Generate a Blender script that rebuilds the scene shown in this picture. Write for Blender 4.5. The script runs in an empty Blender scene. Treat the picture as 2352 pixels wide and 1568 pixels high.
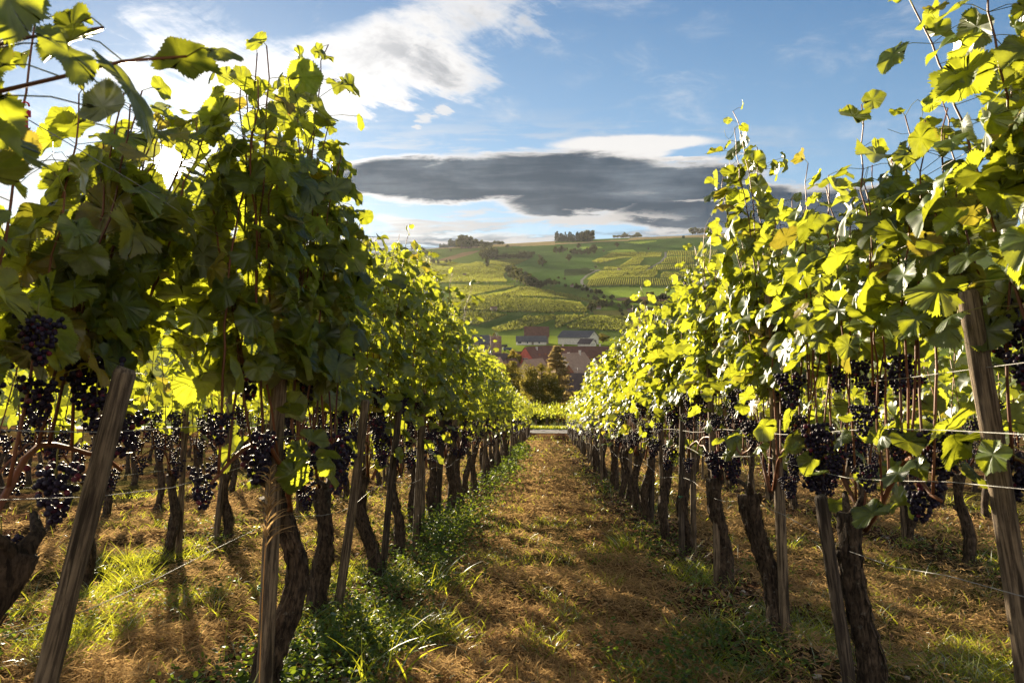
import bpy, math, random
import numpy as np

# ------------------------------------------------------------------ camera, sky, sun, exposure
C = bpy.context.scene.collection
SC = bpy.context.scene
R = math.radians
F = 1568.0                      # focal length in the units of a 2352 x 1568 picture (24 mm lens)
CAM_H = 1.15
YAW, PITCH = R(2.77), R(-1.52)
cam = bpy.data.objects.new('camera', bpy.data.cameras.new('camera'))
C.objects.link(cam)
cam.location = (0, 0, CAM_H)
cam.rotation_euler = (R(90) + PITCH, 0, YAW)
cam.data.lens, cam.data.sensor_width = 24, 36
cam.data.clip_start, cam.data.clip_end = 0.05, 30000
cam.data.dof.use_dof = True
cam.data.dof.focus_distance = 7
cam.data.dof.aperture_fstop = 9
SC.camera = cam
cy_, sy_, cp_, sp_ = math.cos(YAW), math.sin(YAW), math.cos(PITCH), math.sin(PITCH)
RIGHT = np.array([cy_, sy_, 0.0])
FWD = np.array([-sy_ * cp_, cy_ * cp_, sp_])
UP = np.cross(RIGHT, FWD)

def ray(px, py):
    d = RIGHT * (px - 1176) + UP * (784 - py) + FWD * F
    return d / np.linalg.norm(d)

def uv(px, py):
    d = ray(px, py)
    return d[0] / d[1], d[2] / d[1]

SUN = ray(391, 378)
SUN_EL = math.asin(SUN[2])
SUN_AZ = math.atan2(SUN[0], SUN[1])          # from +Y towards +X
SC.view_settings.view_transform = 'Standard'
SC.view_settings.look = 'None'
SC.view_settings.gamma = 1
SC.view_settings.exposure = 2.05
SC.cycles.max_bounces = 7
SC.cycles.diffuse_bounces = 3
SC.cycles.glossy_bounces = 2
SC.cycles.transmission_bounces = 5
SC.cycles.transparent_max_bounces = 6
SC.cycles.volume_bounces = 0
SC.cycles.sample_clamp_indirect = 6
SC.cycles.caustics_reflective = False
SC.cycles.caustics_refractive = False

class E:
    """a shader value with arithmetic"""
    def __init__(s, nt, sock): s.nt, s.sock = nt, sock
    def _m(s, op, *a):
        n = s.nt.nodes.new('ShaderNodeMath'); n.operation = op
        for i, v in enumerate((s,) + a):
            if isinstance(v, E): s.nt.links.new(v.sock, n.inputs[i])
            else: n.inputs[i].default_value = v
        return E(s.nt, n.outputs[0])
    def __add__(s, o): return s._m('ADD', o)
    __radd__ = __add__
    def __sub__(s, o): return s._m('SUBTRACT', o)
    def __rsub__(s, o): return (s * -1) + o
    def __mul__(s, o): return s._m('MULTIPLY', o)
    __rmul__ = __mul__
    def __truediv__(s, o): return s._m('DIVIDE', o)
    def __pow__(s, o): return s._m('POWER', o)
    def max(s, o): return s._m('MAXIMUM', o)
    def min(s, o): return s._m('MINIMUM', o)
    def abs(s): return s._m('ABSOLUTE')
    def exp(s): return s._m('EXPONENT')
    def sqrt(s): return s._m('SQRT')
    def step(s, a, b, kind='SMOOTHSTEP'):
        n = s.nt.nodes.new('ShaderNodeMapRange'); n.interpolation_type = kind
        s.nt.links.new(s.sock, n.inputs[0])
        n.inputs[1].default_value = a; n.inputs[2].default_value = b
        return E(s.nt, n.outputs[0])

def wire(nt, v, inp):
    if isinstance(v, E): nt.links.new(v.sock, inp)
    elif isinstance(v, (tuple, list)): inp.default_value = tuple(v) + ((1,) if len(v) == 3 and len(inp.default_value) == 4 else ())
    else: inp.default_value = v

def vec(nt, x, y, z):
    n = nt.nodes.new('ShaderNodeCombineXYZ')
    for i, v in enumerate((x, y, z)): wire(nt, v, n.inputs[i])
    return E(nt, n.outputs[0])

def noise(nt, v, scale=1.0, detail=4, rough=.55, dist=0.0, col=False):
    n = nt.nodes.new('ShaderNodeTexNoise')
    if v is not None: nt.links.new(v.sock, n.inputs['Vector'])
    n.inputs['Scale'].default_value = scale; n.inputs['Detail'].default_value = detail
    n.inputs['Roughness'].default_value = rough; n.inputs['Distortion'].default_value = dist
    return E(nt, n.outputs[1 if col else 0])

def mix(nt, f, a, b, blend='MIX'):
    n = nt.nodes.new('ShaderNodeMix'); n.data_type = 'RGBA'; n.blend_type = blend
    wire(nt, f, n.inputs[0]); wire(nt, a, n.inputs[6]); wire(nt, b, n.inputs[7])
    return E(nt, n.outputs[2])

def scale_col(nt, c, k):
    n = nt.nodes.new('ShaderNodeVectorMath'); n.operation = 'SCALE'
    wire(nt, c, n.inputs[0]); wire(nt, k, n.inputs['Scale'])
    return E(nt, n.outputs[0])

def add_col(nt, a, b):
    n = nt.nodes.new('ShaderNodeVectorMath'); n.operation = 'ADD'
    wire(nt, a, n.inputs[0]); wire(nt, b, n.inputs[1])
    return E(nt, n.outputs[0])

def build_sky():
    w = bpy.data.worlds.new('World'); SC.world = w; w.use_nodes = True
    nt = w.node_tree; bg = nt.nodes['Background']
    bg.inputs['Strength'].default_value = SKY_STRENGTH
    sky = nt.nodes.new('ShaderNodeTexSky'); sky.sky_type = 'NISHITA'; sky.sun_disc = False
    sky.sun_elevation = SUN_EL; sky.sun_rotation = SUN_AZ
    sky.altitude = 400; sky.air_density = 1.0; sky.dust_density = .35; sky.ozone_density = 2.5
    tc = nt.nodes.new('ShaderNodeTexCoord'); sp = nt.nodes.new('ShaderNodeSeparateXYZ')
    nt.links.new(tc.outputs['Generated'], sp.inputs[0])
    tc_v = E(nt, tc.outputs['Generated'])
    dx, dy, dz = (E(nt, sp.outputs[i]) for i in range(3))
    fy = dy.abs().max(.05)
    U, V = dx / fy, dz / fy
    dn = nt.nodes.new('ShaderNodeVectorMath'); dn.operation = 'DOT_PRODUCT'
    nt.links.new(tc.outputs['Generated'], dn.inputs[0]); dn.inputs[1].default_value = tuple(SUN)
    cosang = E(nt, dn.outputs['Value'])
    ang = cosang.min(1.0)._m('ARCCOSINE') * (180 / math.pi)
    near = (ang * -.085).exp()                     # bright air round the sun
    k = 1 / (SKY_STRENGTH * 2 ** SC.view_settings.exposure)     # colours below are as the exposed picture shows them
    def ell(px, py, rx, ry, rot, a, b, wu=0, wv=0):
        u, v = uv(px, py); c, s = math.cos(rot), math.sin(rot)
        p, q = U - u, V - v
        if not isinstance(wu, int): p, q = p + wu, q + wv
        x = (p * c + q * s) * (F / rx); y = (q * c - p * s) * (F / ry)
        return (x * x + y * y).sqrt().step(b, a)   # 1 inside
    big = noise(nt, vec(nt, U, V, .3), 5, 5, .6)
    fine = noise(nt, vec(nt, U * 1.0, V * 2.2, 1.7), 9, 7, .62, .4)
    c15, s15 = math.cos(-.45), math.sin(-.45)
    streak = noise(nt, vec(nt, (U * c15 + V * s15) * .55, (V * c15 - U * s15) * 2.0, 4.1), 8, 8, .66, .5)
    flat = noise(nt, vec(nt, U * .9, V * 7.0, 2.2), 7, 6, .6, .3)
    col = E(nt, sky.outputs[0])
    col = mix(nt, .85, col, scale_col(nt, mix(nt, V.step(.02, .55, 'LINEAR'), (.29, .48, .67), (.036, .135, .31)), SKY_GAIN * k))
    # bright air near the sun
    col = add_col(nt, col, scale_col(nt, (1.0, .93, .80), near * near * .20 * k))
    # low layers over the hills
    lay = flat.step(.47, .60) * V.step(.33, .20) * V.step(.02, .10) * U.step(uv(2000, 0)[0], uv(1500, 0)[0])
    col = mix(nt, lay * .8, col, scale_col(nt, (.94, .91, .87), (near * 1.0 + .70) * k))
    flat2 = noise(nt, vec(nt, U * 1.1, V * 9.0, 7.7), 8, 6, .6, .4)
    low = ((flat2 - .5) * .16 - V + uv(0, 545)[1]).step(-.012, .012) * V.step(-.01, .02)
    lowc = mix(nt, (flat2 + (fine - .5) * .5).step(.45, .62), (.115, .18, .26), (.62, .61, .61))
    col = mix(nt, low * .92, col, scale_col(nt, lowc, (near * .5 + .95) * k))
    # the big torn cloud at the upper left
    ws = (streak - .5) * .26
    m = ell(560, 185, 640, 105, -.02, .2, 1.3, ws, ws * .5)
    m2 = ell(960, 90, 500, 160, .38, .1, 1.25, ws, ws)
    m3 = ell(360, 50, 430, 90, -.1, .1, 1.3, ws, ws)
    d = (m * .85 + m2 * .95 + m3 * .50).min(1.0) + (streak - .5) * 2.0 + (fine - .5) * 1.1
    a = d.step(.36, .95)
    thick = (d + (big - .5) * 1.6 + (fine - .5) * 1.2).step(.70, 1.45) * ang.step(9, 24)
    cc = mix(nt, thick, (.93, .92, .91), (.36, .38, .42))
    col = mix(nt, a * .96, col, scale_col(nt, cc, (near * 1.1 + .86) * k))
    # small scraps
    scr = ell(975, 270, 60, 22, .1, .1, 1.2, ws, ws * .3).max(ell(955, 294, 26, 6, 0, .1, 1.2, ws * .4, ws * .2))
    scr = scr.max(ell(1675, 276, 9, 4, 0, .2, 1.2)).max(ell(1710, 352, 55, 9, .05, .1, 1.2, ws * .6, ws * .2))
    col = mix(nt, (scr + (fine - .5) * 1.2).step(.4, .9) * .85, col, scale_col(nt, (.93, .93, .93), .9 * k))
    # two white wisps
    wf = (fine - .5) * .06
    wis = ell(1450, 330, 215, 24, .02, .3, 1.1, wf, wf * .5).max(ell(1430, 362, 130, 20, .12, .3, 1.1, wf, wf * .5)).max(ell(1540, 366, 130, 6, -.03, .3, 1.1, wf, wf * .3))
    col = mix(nt, (wis + (fine - .5) * .8).step(.0, .5), col, scale_col(nt, (.96, .95, .94), .92 * k))
    # cumulus heads at its right end
    wc = (fine - .5) * .10
    cum = ell(1655, 410, 62, 34, 0, .6, 1.1, wc, wc).max(ell(1720, 452, 110, 48, 0, .6, 1.1, wc, wc)).max(ell(1860, 480, 130, 70, 0, .6, 1.1, wc, wc))
    shade = (V * -1.0 + (fine - .5) * .22 + uv(0, 440)[1]).step(-.03, .06)
    col = mix(nt, cum.step(.1, .7), col, scale_col(nt, mix(nt, shade, (.86, .84, .82), (.20, .235, .29)), .95 * k))
    # the long dark cloud
    wd = (flat - .5) * .035 + (fine - .5) * .025
    dk = ell(1170, 412, 450, 64, .015, .5, 1.1, wd * 1.5, wd)
    dk = dk.max(ell(960, 410, 230, 54, 0, .5, 1.1, wd, wd)).max(ell(1440, 434, 330, 54, .10, .5, 1.1, wd, wd))
    dk = dk.max(ell(1640, 476, 270, 58, .05, .4, 1.1, wd, wd)).max(ell(1960, 500, 320, 72, 0, .5, 1.1, wd, wd))
    core = dk + (flat - .5) * .40 + (fine - .5) * .25
    inn = core.step(.12, .62)
    body = mix(nt, (flat * .7 + .15 + (big - .5) * .7 + (fine - .5) * .2).step(.40, .72), (.026, .064, .118), (.135, .185, .245))
    rim = scale_col(nt, (.96, .94, .92), (near * 2.0 + .70) * k)
    dcol = mix(nt, inn, rim, scale_col(nt, body, (near * .5 + .95) * k))
    col = mix(nt, (dk + (fine - .5) * .22).step(.02, .34), col, dcol)
    brk = ell(1330, 500, 330, 16, .03, .1, 1.2, wd, wd * 1.5).max(ell(1610, 466, 120, 7, -.02, .1, 1.2, wd, wd)).max(ell(1090, 490, 120, 10, 0, .1, 1.2, wd, wd))
    col = mix(nt, (brk + (flat - .5) * 2.2 + (fine - .5)).step(.35, 1.0) * .85, col, scale_col(nt, (.90, .86, .83), (near * 1.2 + .68) * k))
    ground_haze = V.step(.03, -.02)
    col = mix(nt, ground_haze, col, scale_col(nt, (.30, .33, .36), k))
    # the sun itself and its glare in the air
    disc = ang.step(1.25, .75)
    col = add_col(nt, col, scale_col(nt, (1.0, .95, .84), (disc * 16 + (ang * -.7).exp() * 2.5) * k))
    # unseen clouds and blue behind the camera, added bright to fill the shadows
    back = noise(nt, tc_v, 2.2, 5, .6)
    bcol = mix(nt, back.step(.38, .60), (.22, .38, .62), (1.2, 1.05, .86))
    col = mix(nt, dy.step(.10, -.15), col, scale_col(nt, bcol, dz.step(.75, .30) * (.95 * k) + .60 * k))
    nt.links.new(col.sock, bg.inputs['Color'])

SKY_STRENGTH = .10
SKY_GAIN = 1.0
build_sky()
sun = bpy.data.objects.new('sun', bpy.data.lights.new('sun', 'SUN'))
C.objects.link(sun)
sun.data.energy = 5.0
sun.data.angle = R(.5)
sun.data.color = (1.0, .83, .58)
from mathutils import Vector, Matrix
sun.rotation_euler = Vector(SUN).to_track_quat('Z', 'Y').to_euler()
sun.location = (-30, 40, 30)
# ------------------------------------------------------------------ mesh and naming helpers
rng = np.random.default_rng(7)

def tag(o, label=None, cat=None, group=None, kind=None):
    if label: o['label'] = label
    if cat: o['category'] = cat
    if group: o['group'] = group
    if kind: o['kind'] = kind
    return o

def empty(name, loc, rz=0, parent=None):
    o = bpy.data.objects.new(name, None); C.objects.link(o)
    o.location = loc; o.rotation_euler = (0, 0, rz); o.empty_display_size = .1
    if parent: o.parent = parent
    return o

class MB:
    """collects vertices and faces (numpy) and links them as ONE mesh object; v3 = per-vertex data for the material"""
    def __init__(s): s.v, s.f, s.a, s.n = [], [], [], 0
    def add(s, verts, faces, attr=None, mat=0):
        verts = np.asarray(verts, np.float32).reshape(-1, 3)
        if attr is None: attr = np.zeros((len(verts), 3), np.float32)
        else: attr = np.broadcast_to(np.asarray(attr, np.float32), (len(verts), 3))
        s.v.append(verts); s.a.append(attr)
        for fa in (faces if isinstance(faces, list) and len(faces) and isinstance(faces[0], np.ndarray) and faces[0].ndim == 2 else [np.asarray(faces, np.int64)]):
            if len(fa): s.f.append((fa + s.n, mat))
        s.n += len(verts)
    def xform(s, M):
        M = np.array(M)
        s.v = [v @ M[:3, :3].T.astype(np.float32) + M[:3, 3].astype(np.float32) for v in s.v]; return s
    def join(s, o, M=None, mat=None):
        for v, a in zip(o.v, o.a):
            if M is not None: v = v @ M[:3, :3].T.astype(np.float32) + M[:3, 3].astype(np.float32)
            s.v.append(v); s.a.append(a)
        for f, m in o.f: s.f.append((f + s.n, m if mat is None else mat))
        s.n += o.n
    def mesh(s, name, mats, smooth=True):
        me = bpy.data.meshes.new(name)
        v = np.concatenate(s.v) if s.v else np.zeros((0, 3), np.float32)
        a = np.concatenate(s.a) if s.a else v
        me.vertices.add(len(v)); me.vertices.foreach_set('co', v.ravel())
        lv = np.concatenate([f.ravel() for f, m in s.f]) if s.f else np.zeros(0, int)
        ln = np.concatenate([np.full(len(f), f.shape[1]) for f, m in s.f]) if s.f else np.zeros(0, int)
        mi = np.concatenate([np.full(len(f), m) for f, m in s.f]) if s.f else np.zeros(0, int)
        me.loops.add(len(lv)); me.loops.foreach_set('vertex_index', lv.astype(np.int32))
        me.polygons.add(len(ln))
        st = np.concatenate([[0], np.cumsum(ln)[:-1]]) if len(ln) else ln
        me.polygons.foreach_set('loop_start', st.astype(np.int32))
        me.polygons.foreach_set('use_smooth', np.full(len(ln), smooth))
        for m in (mats if isinstance(mats, (list, tuple)) else [mats]): me.materials.append(m)
        me.polygons.foreach_set('material_index', mi.astype(np.int32))
        at = me.attributes.new('v3', 'FLOAT_VECTOR', 'POINT'); at.data.foreach_set('vector', a.ravel())
        me.update(calc_edges=True)
        return me
    def build(s, name, mats, parent=None, smooth=True, loc=(0, 0, 0)):
        o = bpy.data.objects.new(name, s.mesh(name, mats, smooth)); C.objects.link(o)
        o.location = loc
        if parent: o.parent = parent
        return o

def link(name, me, parent, M=None):
    o = bpy.data.objects.new(name, me); C.objects.link(o); o.parent = parent
    if M is not None: o.matrix_basis = M
    return o

def tube(pts, rad, sides=6, attr=None, cap=True, jitter=0, r=None):
    """a tube round a polyline: verts, [quads, caps]"""
    p = np.asarray(pts, float); n = len(p); rad = np.broadcast_to(np.asarray(rad, float), (n,))
    t = np.gradient(p, axis=0); t /= np.linalg.norm(t, axis=1)[:, None] + 1e-9
    ref = np.array([0, 0, 1.0]) if abs(t[:, 2]).mean() < .8 else np.array([1.0, 0, 0])
    u = np.cross(t, ref); u /= np.linalg.norm(u, axis=1)[:, None] + 1e-9
    w = np.cross(t, u)
    th = np.arange(sides) * 2 * math.pi / sides
    rr = np.repeat(rad[:, None], sides, 1)
    if jitter: rr = rr * (1 + jitter * (r or rng).standard_normal((n, sides)))
    v = p[:, None] + rr[..., None] * (np.cos(th)[None, :, None] * u[:, None] + np.sin(th)[None, :, None] * w[:, None])
    i = np.arange(n - 1)[:, None] * sides; j = np.arange(sides)[None]; k = (j + 1) % sides
    q = np.stack([i + j, i + k, i + sides + k, i + sides + j], -1).reshape(-1, 4)
    f = [q]
    if cap:
        f += [np.arange(sides)[None, ::-1].copy(), (np.arange(sides)[None] + (n - 1) * sides)]
    return v.reshape(-1, 3), f

def box(x0, x1, y0, y1, z0, z1):
    v = np.array([(x, y, z) for z in (z0, z1) for y in (y0, y1) for x in (x0, x1)], float)
    f = np.array([(0, 2, 3, 1), (4, 5, 7, 6), (0, 1, 5, 4), (2, 6, 7, 3), (0, 4, 6, 2), (1, 3, 7, 5)])
    return v, f

# ------------------------------------------------------------------ noise and terrain
def _hash(i, j, s):
    h = (i.astype(np.int64) * 374761393 + j.astype(np.int64) * 668265263 + s * 1442695041) & 0x7fffffff
    h = ((h ^ (h >> 13)) * 1274126177) & 0x7fffffff
    return ((h ^ (h >> 16)) & 0xffff) / 65535.0

def vnoise(x, y, s=0):
    x, y = np.asarray(x, float), np.asarray(y, float)
    i, j = np.floor(x), np.floor(y); fx, fy = x - i, y - j
    fx, fy = fx * fx * (3 - 2 * fx), fy * fy * (3 - 2 * fy)
    a, b, c, d = _hash(i, j, s), _hash(i + 1, j, s), _hash(i, j + 1, s), _hash(i + 1, j + 1, s)
    return (a * (1 - fx) + b * fx) * (1 - fy) + (c * (1 - fx) + d * fx) * fy

def fbm(x, y, s=0, oct=4):
    t, a, n = 0, 1, 0
    for o in range(oct):
        t = t + a * (vnoise(x * 2 ** o + 17 * o, y * 2 ** o - 9 * o, s + o) - .5); n += a; a *= .5
    return t / n * 2

def sstep(a, b, x):
    t = np.clip((np.asarray(x, float) - a) / (b - a), 0, 1); return t * t * (3 - 2 * t)

_py = [-300, -60, -10, 0, 10, 20, 30, 40, 50, 54, 55, 60, 63, 70, 90, 120, 180, 350, 430, 520, 600, 680, 760, 1000, 1300, 1600, 2000, 2350, 2600, 2760, 3200, 5000, 12000]
_pz = [24, 9.2, 1.58, 0, -1.55, -3.04, -4.46, -5.83, -7.13, -7.66, -7.78, -8.08, -8.45, -9.6, -12.6, -17.4, -23.4, -24, -20.3, -15.8, -14.6, -8, 4, 42, 91, 142, 210, 268, 308, 318, 290, 170, 100]
def _table():
    x, y = np.array(_py, float), np.array(_pz, float)
    h = np.diff(x); d = np.diff(y) / h
    m = np.zeros(len(x)); m[0], m[-1] = d[0], d[-1]
    for i in range(1, len(x) - 1):
        if d[i - 1] * d[i] > 0:
            w1, w2 = 2 * h[i] + h[i - 1], h[i] + 2 * h[i - 1]
            m[i] = (w1 + w2) / (w1 / d[i - 1] + w2 / d[i])
    xs = np.concatenate([np.linspace(-300, 150, 1800), np.linspace(150.5, 12000, 5000)])
    k = np.clip(np.searchsorted(x, xs, 'right') - 1, 0, len(h) - 1); t = (xs - x[k]) / h[k]
    ys = (2 * t**3 - 3 * t**2 + 1) * y[k] + (t**3 - 2 * t**2 + t) * h[k] * m[k] + (-2 * t**3 + 3 * t**2) * y[k + 1] + (t**3 - t**2) * h[k] * m[k + 1]
    return xs, ys
_TX, _TY = _table()

def H0(y): return np.interp(y, _TX, _TY)

def H(x, y, micro=True):
    x, y = np.asarray(x, float), np.asarray(y, float)
    z = H0(y)
    w = sstep(560, 1250, y)
    az = x / np.maximum(y, 60)
    f = np.interp(az, [-1.5, -.65, -.42, -.26, -.16, 0, .12, .26, .6, 1.5], [.40, .55, .72, .885, .94, 1.0, 1.045, 1.09, 1.12, 1.0])
    z = z + w * np.maximum(z + 10, 0) * (f - 1)
    z = z + w * (fbm(x / 520, y / 600, 3, 3) * 15 + fbm(x / 170, y / 240, 9, 3) * 3.5) * sstep(2900, 2200, y)
    # the round nose of vines at the left, the dell with the trees right of it
    z = z + 14 * np.exp(-((x + 80) / 140) ** 2 - ((y - 900) / 200) ** 2)
    z = z - 9 * np.exp(-((x - 60 - (y - 1050) * -.12) / 60) ** 2 - ((y - 1080) / 260) ** 2)
    if micro:
        n = sstep(75, 45, np.abs(y)) * sstep(40, 20, np.abs(x))
        z = z + n * (fbm(x / .42, y / .36, 21, 3) * .055 + fbm(x / 2.3, y / 2.3, 31, 2) * .05)
        # a little bank under each row of vines
        for rx in (-1.21, 1.235): z = z + n * .05 * np.exp(-((x - rx) / .35) ** 2)
    return z

CAMP = np.array([0, 0, CAM_H])
def project(x, y, z):
    d = np.stack([x, y, z], -1) - CAMP
    w = d @ FWD; w = np.where(w > .05, w, .05)
    return 1176 + (d @ RIGHT) / w * F, 784 - (d @ UP) / w * F

def hit(px, py, start=20, far=4500):
    """the terrain point seen at a picture position"""
    d = ray(px, py)
    t = np.concatenate([np.arange(start, 300, .5), np.arange(300, far, 1.0)])
    P = CAMP + d * t[:, None]
    under = np.nonzero(P[:, 2] < H(P[:, 0], P[:, 1], False))[0]
    return P[under[0]] if len(under) else P[-1]

def column(px, dist):
    """the terrain point at a given distance in the vertical plane of a picture column"""
    d = ray(px, 784); d = d / math.hypot(d[0], d[1])
    return np.array([d[0] * dist, d[1] * dist, float(H(d[0] * dist, d[1] * dist, False))])

def zA(a, b): return 836.3 + .1863 * a, 509.8 + .1863 * b       # enlargements of the photograph used for measuring
def zB(a, b): return 1274.4 + .1863 * a, 509.8 + .1863 * b
def zC(a, b): return 1075.3 + .1524 * a, 740.7 + .1524 * b

# ------------------------------------------------------------------ materials
def material(name):
    m = bpy.data.materials.new(name); m.use_nodes = True
    nt = m.node_tree; b = nt.nodes['Principled BSDF']
    b.inputs['Specular IOR Level'].default_value = .25
    return m, nt, b

def attr3(nt):
    a = nt.nodes.new('ShaderNodeAttribute'); a.attribute_name = 'v3'
    s = nt.nodes.new('ShaderNodeSeparateXYZ'); nt.links.new(a.outputs['Vector'], s.inputs[0])
    return E(nt, a.outputs['Vector']), E(nt, s.outputs[0]), E(nt, s.outputs[1]), E(nt, s.outputs[2])

def objco(nt):
    t = nt.nodes.new('ShaderNodeTexCoord'); return E(nt, t.outputs['Object'])

def objrand(nt):
    t = nt.nodes.new('ShaderNodeObjectInfo'); return E(nt, t.outputs['Random'])

def bump(nt, b, h, strength=.5, dist=.01):
    n = nt.nodes.new('ShaderNodeBump'); n.inputs['Strength'].default_value = strength; n.inputs['Distance'].default_value = dist
    nt.links.new(h.sock, n.inputs['Height']); nt.links.new(n.outputs[0], b.inputs['Normal'])

def plain(name, col, var=.25, scale=8, rough=.8, bmp=0, metallic=0, col2=None):
    m, nt, b = material(name)
    n = noise(nt, objco(nt), scale, 5, .6)
    c2 = col2 or tuple(c * (1 - var) for c in col); c1 = tuple(min(1, c * (1 + var)) for c in col) if not col2 else col
    wire(nt, mix(nt, n.step(.35, .65), c1, c2), b.inputs['Base Color'])
    b.inputs['Roughness'].default_value = rough; b.inputs['Metallic'].default_value = metallic
    if bmp: bump(nt, b, n, bmp, .02)
    return m

def foliage_mat(name, front, back, through, rough=.5, gloss=.06, dry=None, veins=False, trans=.5, shiny=True, lo=.6, hi=1.35):
    """leaf: v3 = (u, v, random)"""
    m = bpy.data.materials.new(name); m.use_nodes = True; nt = m.node_tree
    nt.nodes.remove(nt.nodes['Principled BSDF'])
    out = nt.nodes['Material Output']
    _, u, v, r = attr3(nt)
    orn = objrand(nt)
    k = (r * 7.13 + orn * 3.1)._m('FRACT'); k2 = (r * 13.7 + orn * 1.7)._m('FRACT')
    fr = mix(nt, k, tuple(c * lo for c in front), tuple(c * hi for c in front))
    th = mix(nt, k, tuple(c * .55 for c in through), tuple(min(.8, c * 1.2) for c in through))
    if dry:
        s = k2.step(.90, 1.0)
        fr = mix(nt, s * .7, fr, dry); th = mix(nt, s * .6, th, dry)
    geo = nt.nodes.new('ShaderNodeNewGeometry')
    bf = E(nt, geo.outputs['Backfacing'])
    refl = mix(nt, bf, fr, back)
    if veins:
        au = u.abs(); vein = None
        for a_ in (0.0, .62, 1.25, 2.0):
            c_, s_ = math.cos(a_), math.sin(a_)
            d = (au * c_ - v * s_).abs() ; al = (au * s_ + v * c_)
            w = d.step(.022, .004) * al.step(-.02, .02)
            vein = w if vein is None else vein.max(w)
        side = ((v * 9.0 - au * 5.5)._m('FRACT') - .5).abs().step(.46, .5) * .5
        vein = vein.max(side)
        blot = noise(nt, vec(nt, u * 3.0, v * 3.0, r * 40.0), 2.0, 3, .6)
        refl = mix(nt, vein * .35, refl, tuple(min(1, c * 2.2) for c in front))
        refl = scale_col(nt, refl, blot.step(.25, .75) * .5 + .75)
        th = scale_col(nt, mix(nt, vein * .25, th, tuple(c * .55 for c in through)), blot.step(.25, .75) * .35 + .82)
        edge = ((u * u + (v - .35) * (v - .35)).sqrt() + (blot - .5) * .5).step(.52, .72) * k2.step(.66, .95)
        refl = mix(nt, edge * .8, refl, (.16, .09, .03)); th = mix(nt, edge * .7, th, (.30, .15, .03))
    d = nt.nodes.new('ShaderNodeBsdfDiffuse'); wire(nt, refl, d.inputs[0])
    t = nt.nodes.new('ShaderNodeBsdfTranslucent'); wire(nt, th, t.inputs[0])
    g = nt.nodes.new('ShaderNodeBsdfGlossy'); g.inputs['Roughness'].default_value = rough
    wire(nt, (.9, .95, 1.0), g.inputs[0])
    a = nt.nodes.new('ShaderNodeMixShader'); a.inputs[0].default_value = trans
    nt.links.new(d.outputs[0], a.inputs[1]); nt.links.new(t.outputs[0], a.inputs[2])
    if not shiny:
        nt.links.new(a.outputs[0], out.inputs['Surface']); return m
    lw = nt.nodes.new('ShaderNodeLayerWeight'); lw.inputs[0].default_value = .35
    fac = (E(nt, lw.outputs['Fresnel']) * .16 + gloss).min(.30)
    b = nt.nodes.new('ShaderNodeMixShader'); wire(nt, fac, b.inputs[0])
    nt.links.new(a.outputs[0], b.inputs[1]); nt.links.new(g.outputs[0], b.inputs[2])
    nt.links.new(b.outputs[0], out.inputs['Surface'])
    return m

MAT = {}
MAT['leaf'] = foliage_mat('vine leaf', (.068, .102, .016), (.16, .185, .10), (.46, .50, .026), .40, .026, (.34, .22, .03), True, .50)
MAT['tree'] = foliage_mat('tree leaf', (.095, .095, .028), (.10, .10, .035), (.34, .28, .045), .6, .02, (.22, .13, .03), False, .35, False)
MAT['autumn'] = foliage_mat('yellow tree leaf', (.13, .115, .025), (.13, .12, .05), (.38, .30, .04), .6, .02, (.30, .16, .03), False, .4, False)
MAT['larch'] = foliage_mat('larch needles', (.25, .19, .085), (.25, .19, .09), (.50, .38, .14), .7, .02, None, False, .4, False)
MAT['far tree'] = foliage_mat('hillside tree leaf', (.034, .042, .016), (.034, .042, .018), (.12, .125, .03), .7, .01, (.09, .07, .025), False, .4, False)
MAT['conifer'] = foliage_mat('conifer needles', (.022, .032, .015), (.022, .032, .015), (.04, .05, .015), .7, .01, None, False, .2, False)
MAT['grass'] = foliage_mat('grass blade', (.085, .13, .016), (.09, .13, .02), (.54, .56, .03), .45, .015, (.34, .26, .09), False, .5)
MAT['weed'] = foliage_mat('weed leaf', (.045, .085, .014), (.06, .10, .03), (.28, .38, .02), .5, .008, None, False, .4)
MAT['straw'] = foliage_mat('dry grass', (.39, .255, .12), (.39, .255, .125), (.57, .385, .165), .6, .02, (.09, .045, .022), False, .3, False, .26, 1.35)
MAT['far vine'] = foliage_mat('far vine rows', (.125, .140, .034), (.125, .14, .036), (.34, .36, .055), .7, .01, None, False, .5, False)

# ------------------------------------------------------------------ grape leaves
_half = np.array([(0, 0), (.07, -.10), (.20, -.19), (.33, -.15), (.40, -.03), (.52, .04), (.50, .16), (.43, .24), (.50, .33), (.56, .46), (.46, .52), (.38, .58), (.31, .63), (.27, .76), (.17, .84), (.11, .95), (0, 1.04)])
def _outline(serr, lob, seed):
    r = np.random.default_rng(seed)
    h = _half.copy()
    c = np.array((0, .33)); rad = np.linalg.norm(h - c, axis=1); mean = .56
    h = c + (h - c) * (1 + (mean / rad - 1) * lob)[:, None]
    h[0] = (0, .02); h[-1, 0] = 0
    out = []
    for a, b in zip(h[:-1], h[1:]):
        out.append(a)
        n = np.array([(b - a)[1], -(b - a)[0]])
        if serr == 1: out.append((a + b) / 2 + n * r.uniform(.14, .36))
        elif serr: out += [a + (b - a) * .34 + n * r.uniform(.26, .50), a + (b - a) * .50 - n * r.uniform(.02, .14), a + (b - a) * .82 + n * r.uniform(.26, .48)]
    out.append(h[-1])
    o = np.array(out); l = o[-2:0:-1] * (-1, 1)
    return np.concatenate([o, l + r.normal(0, .012, l.shape)])
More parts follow.
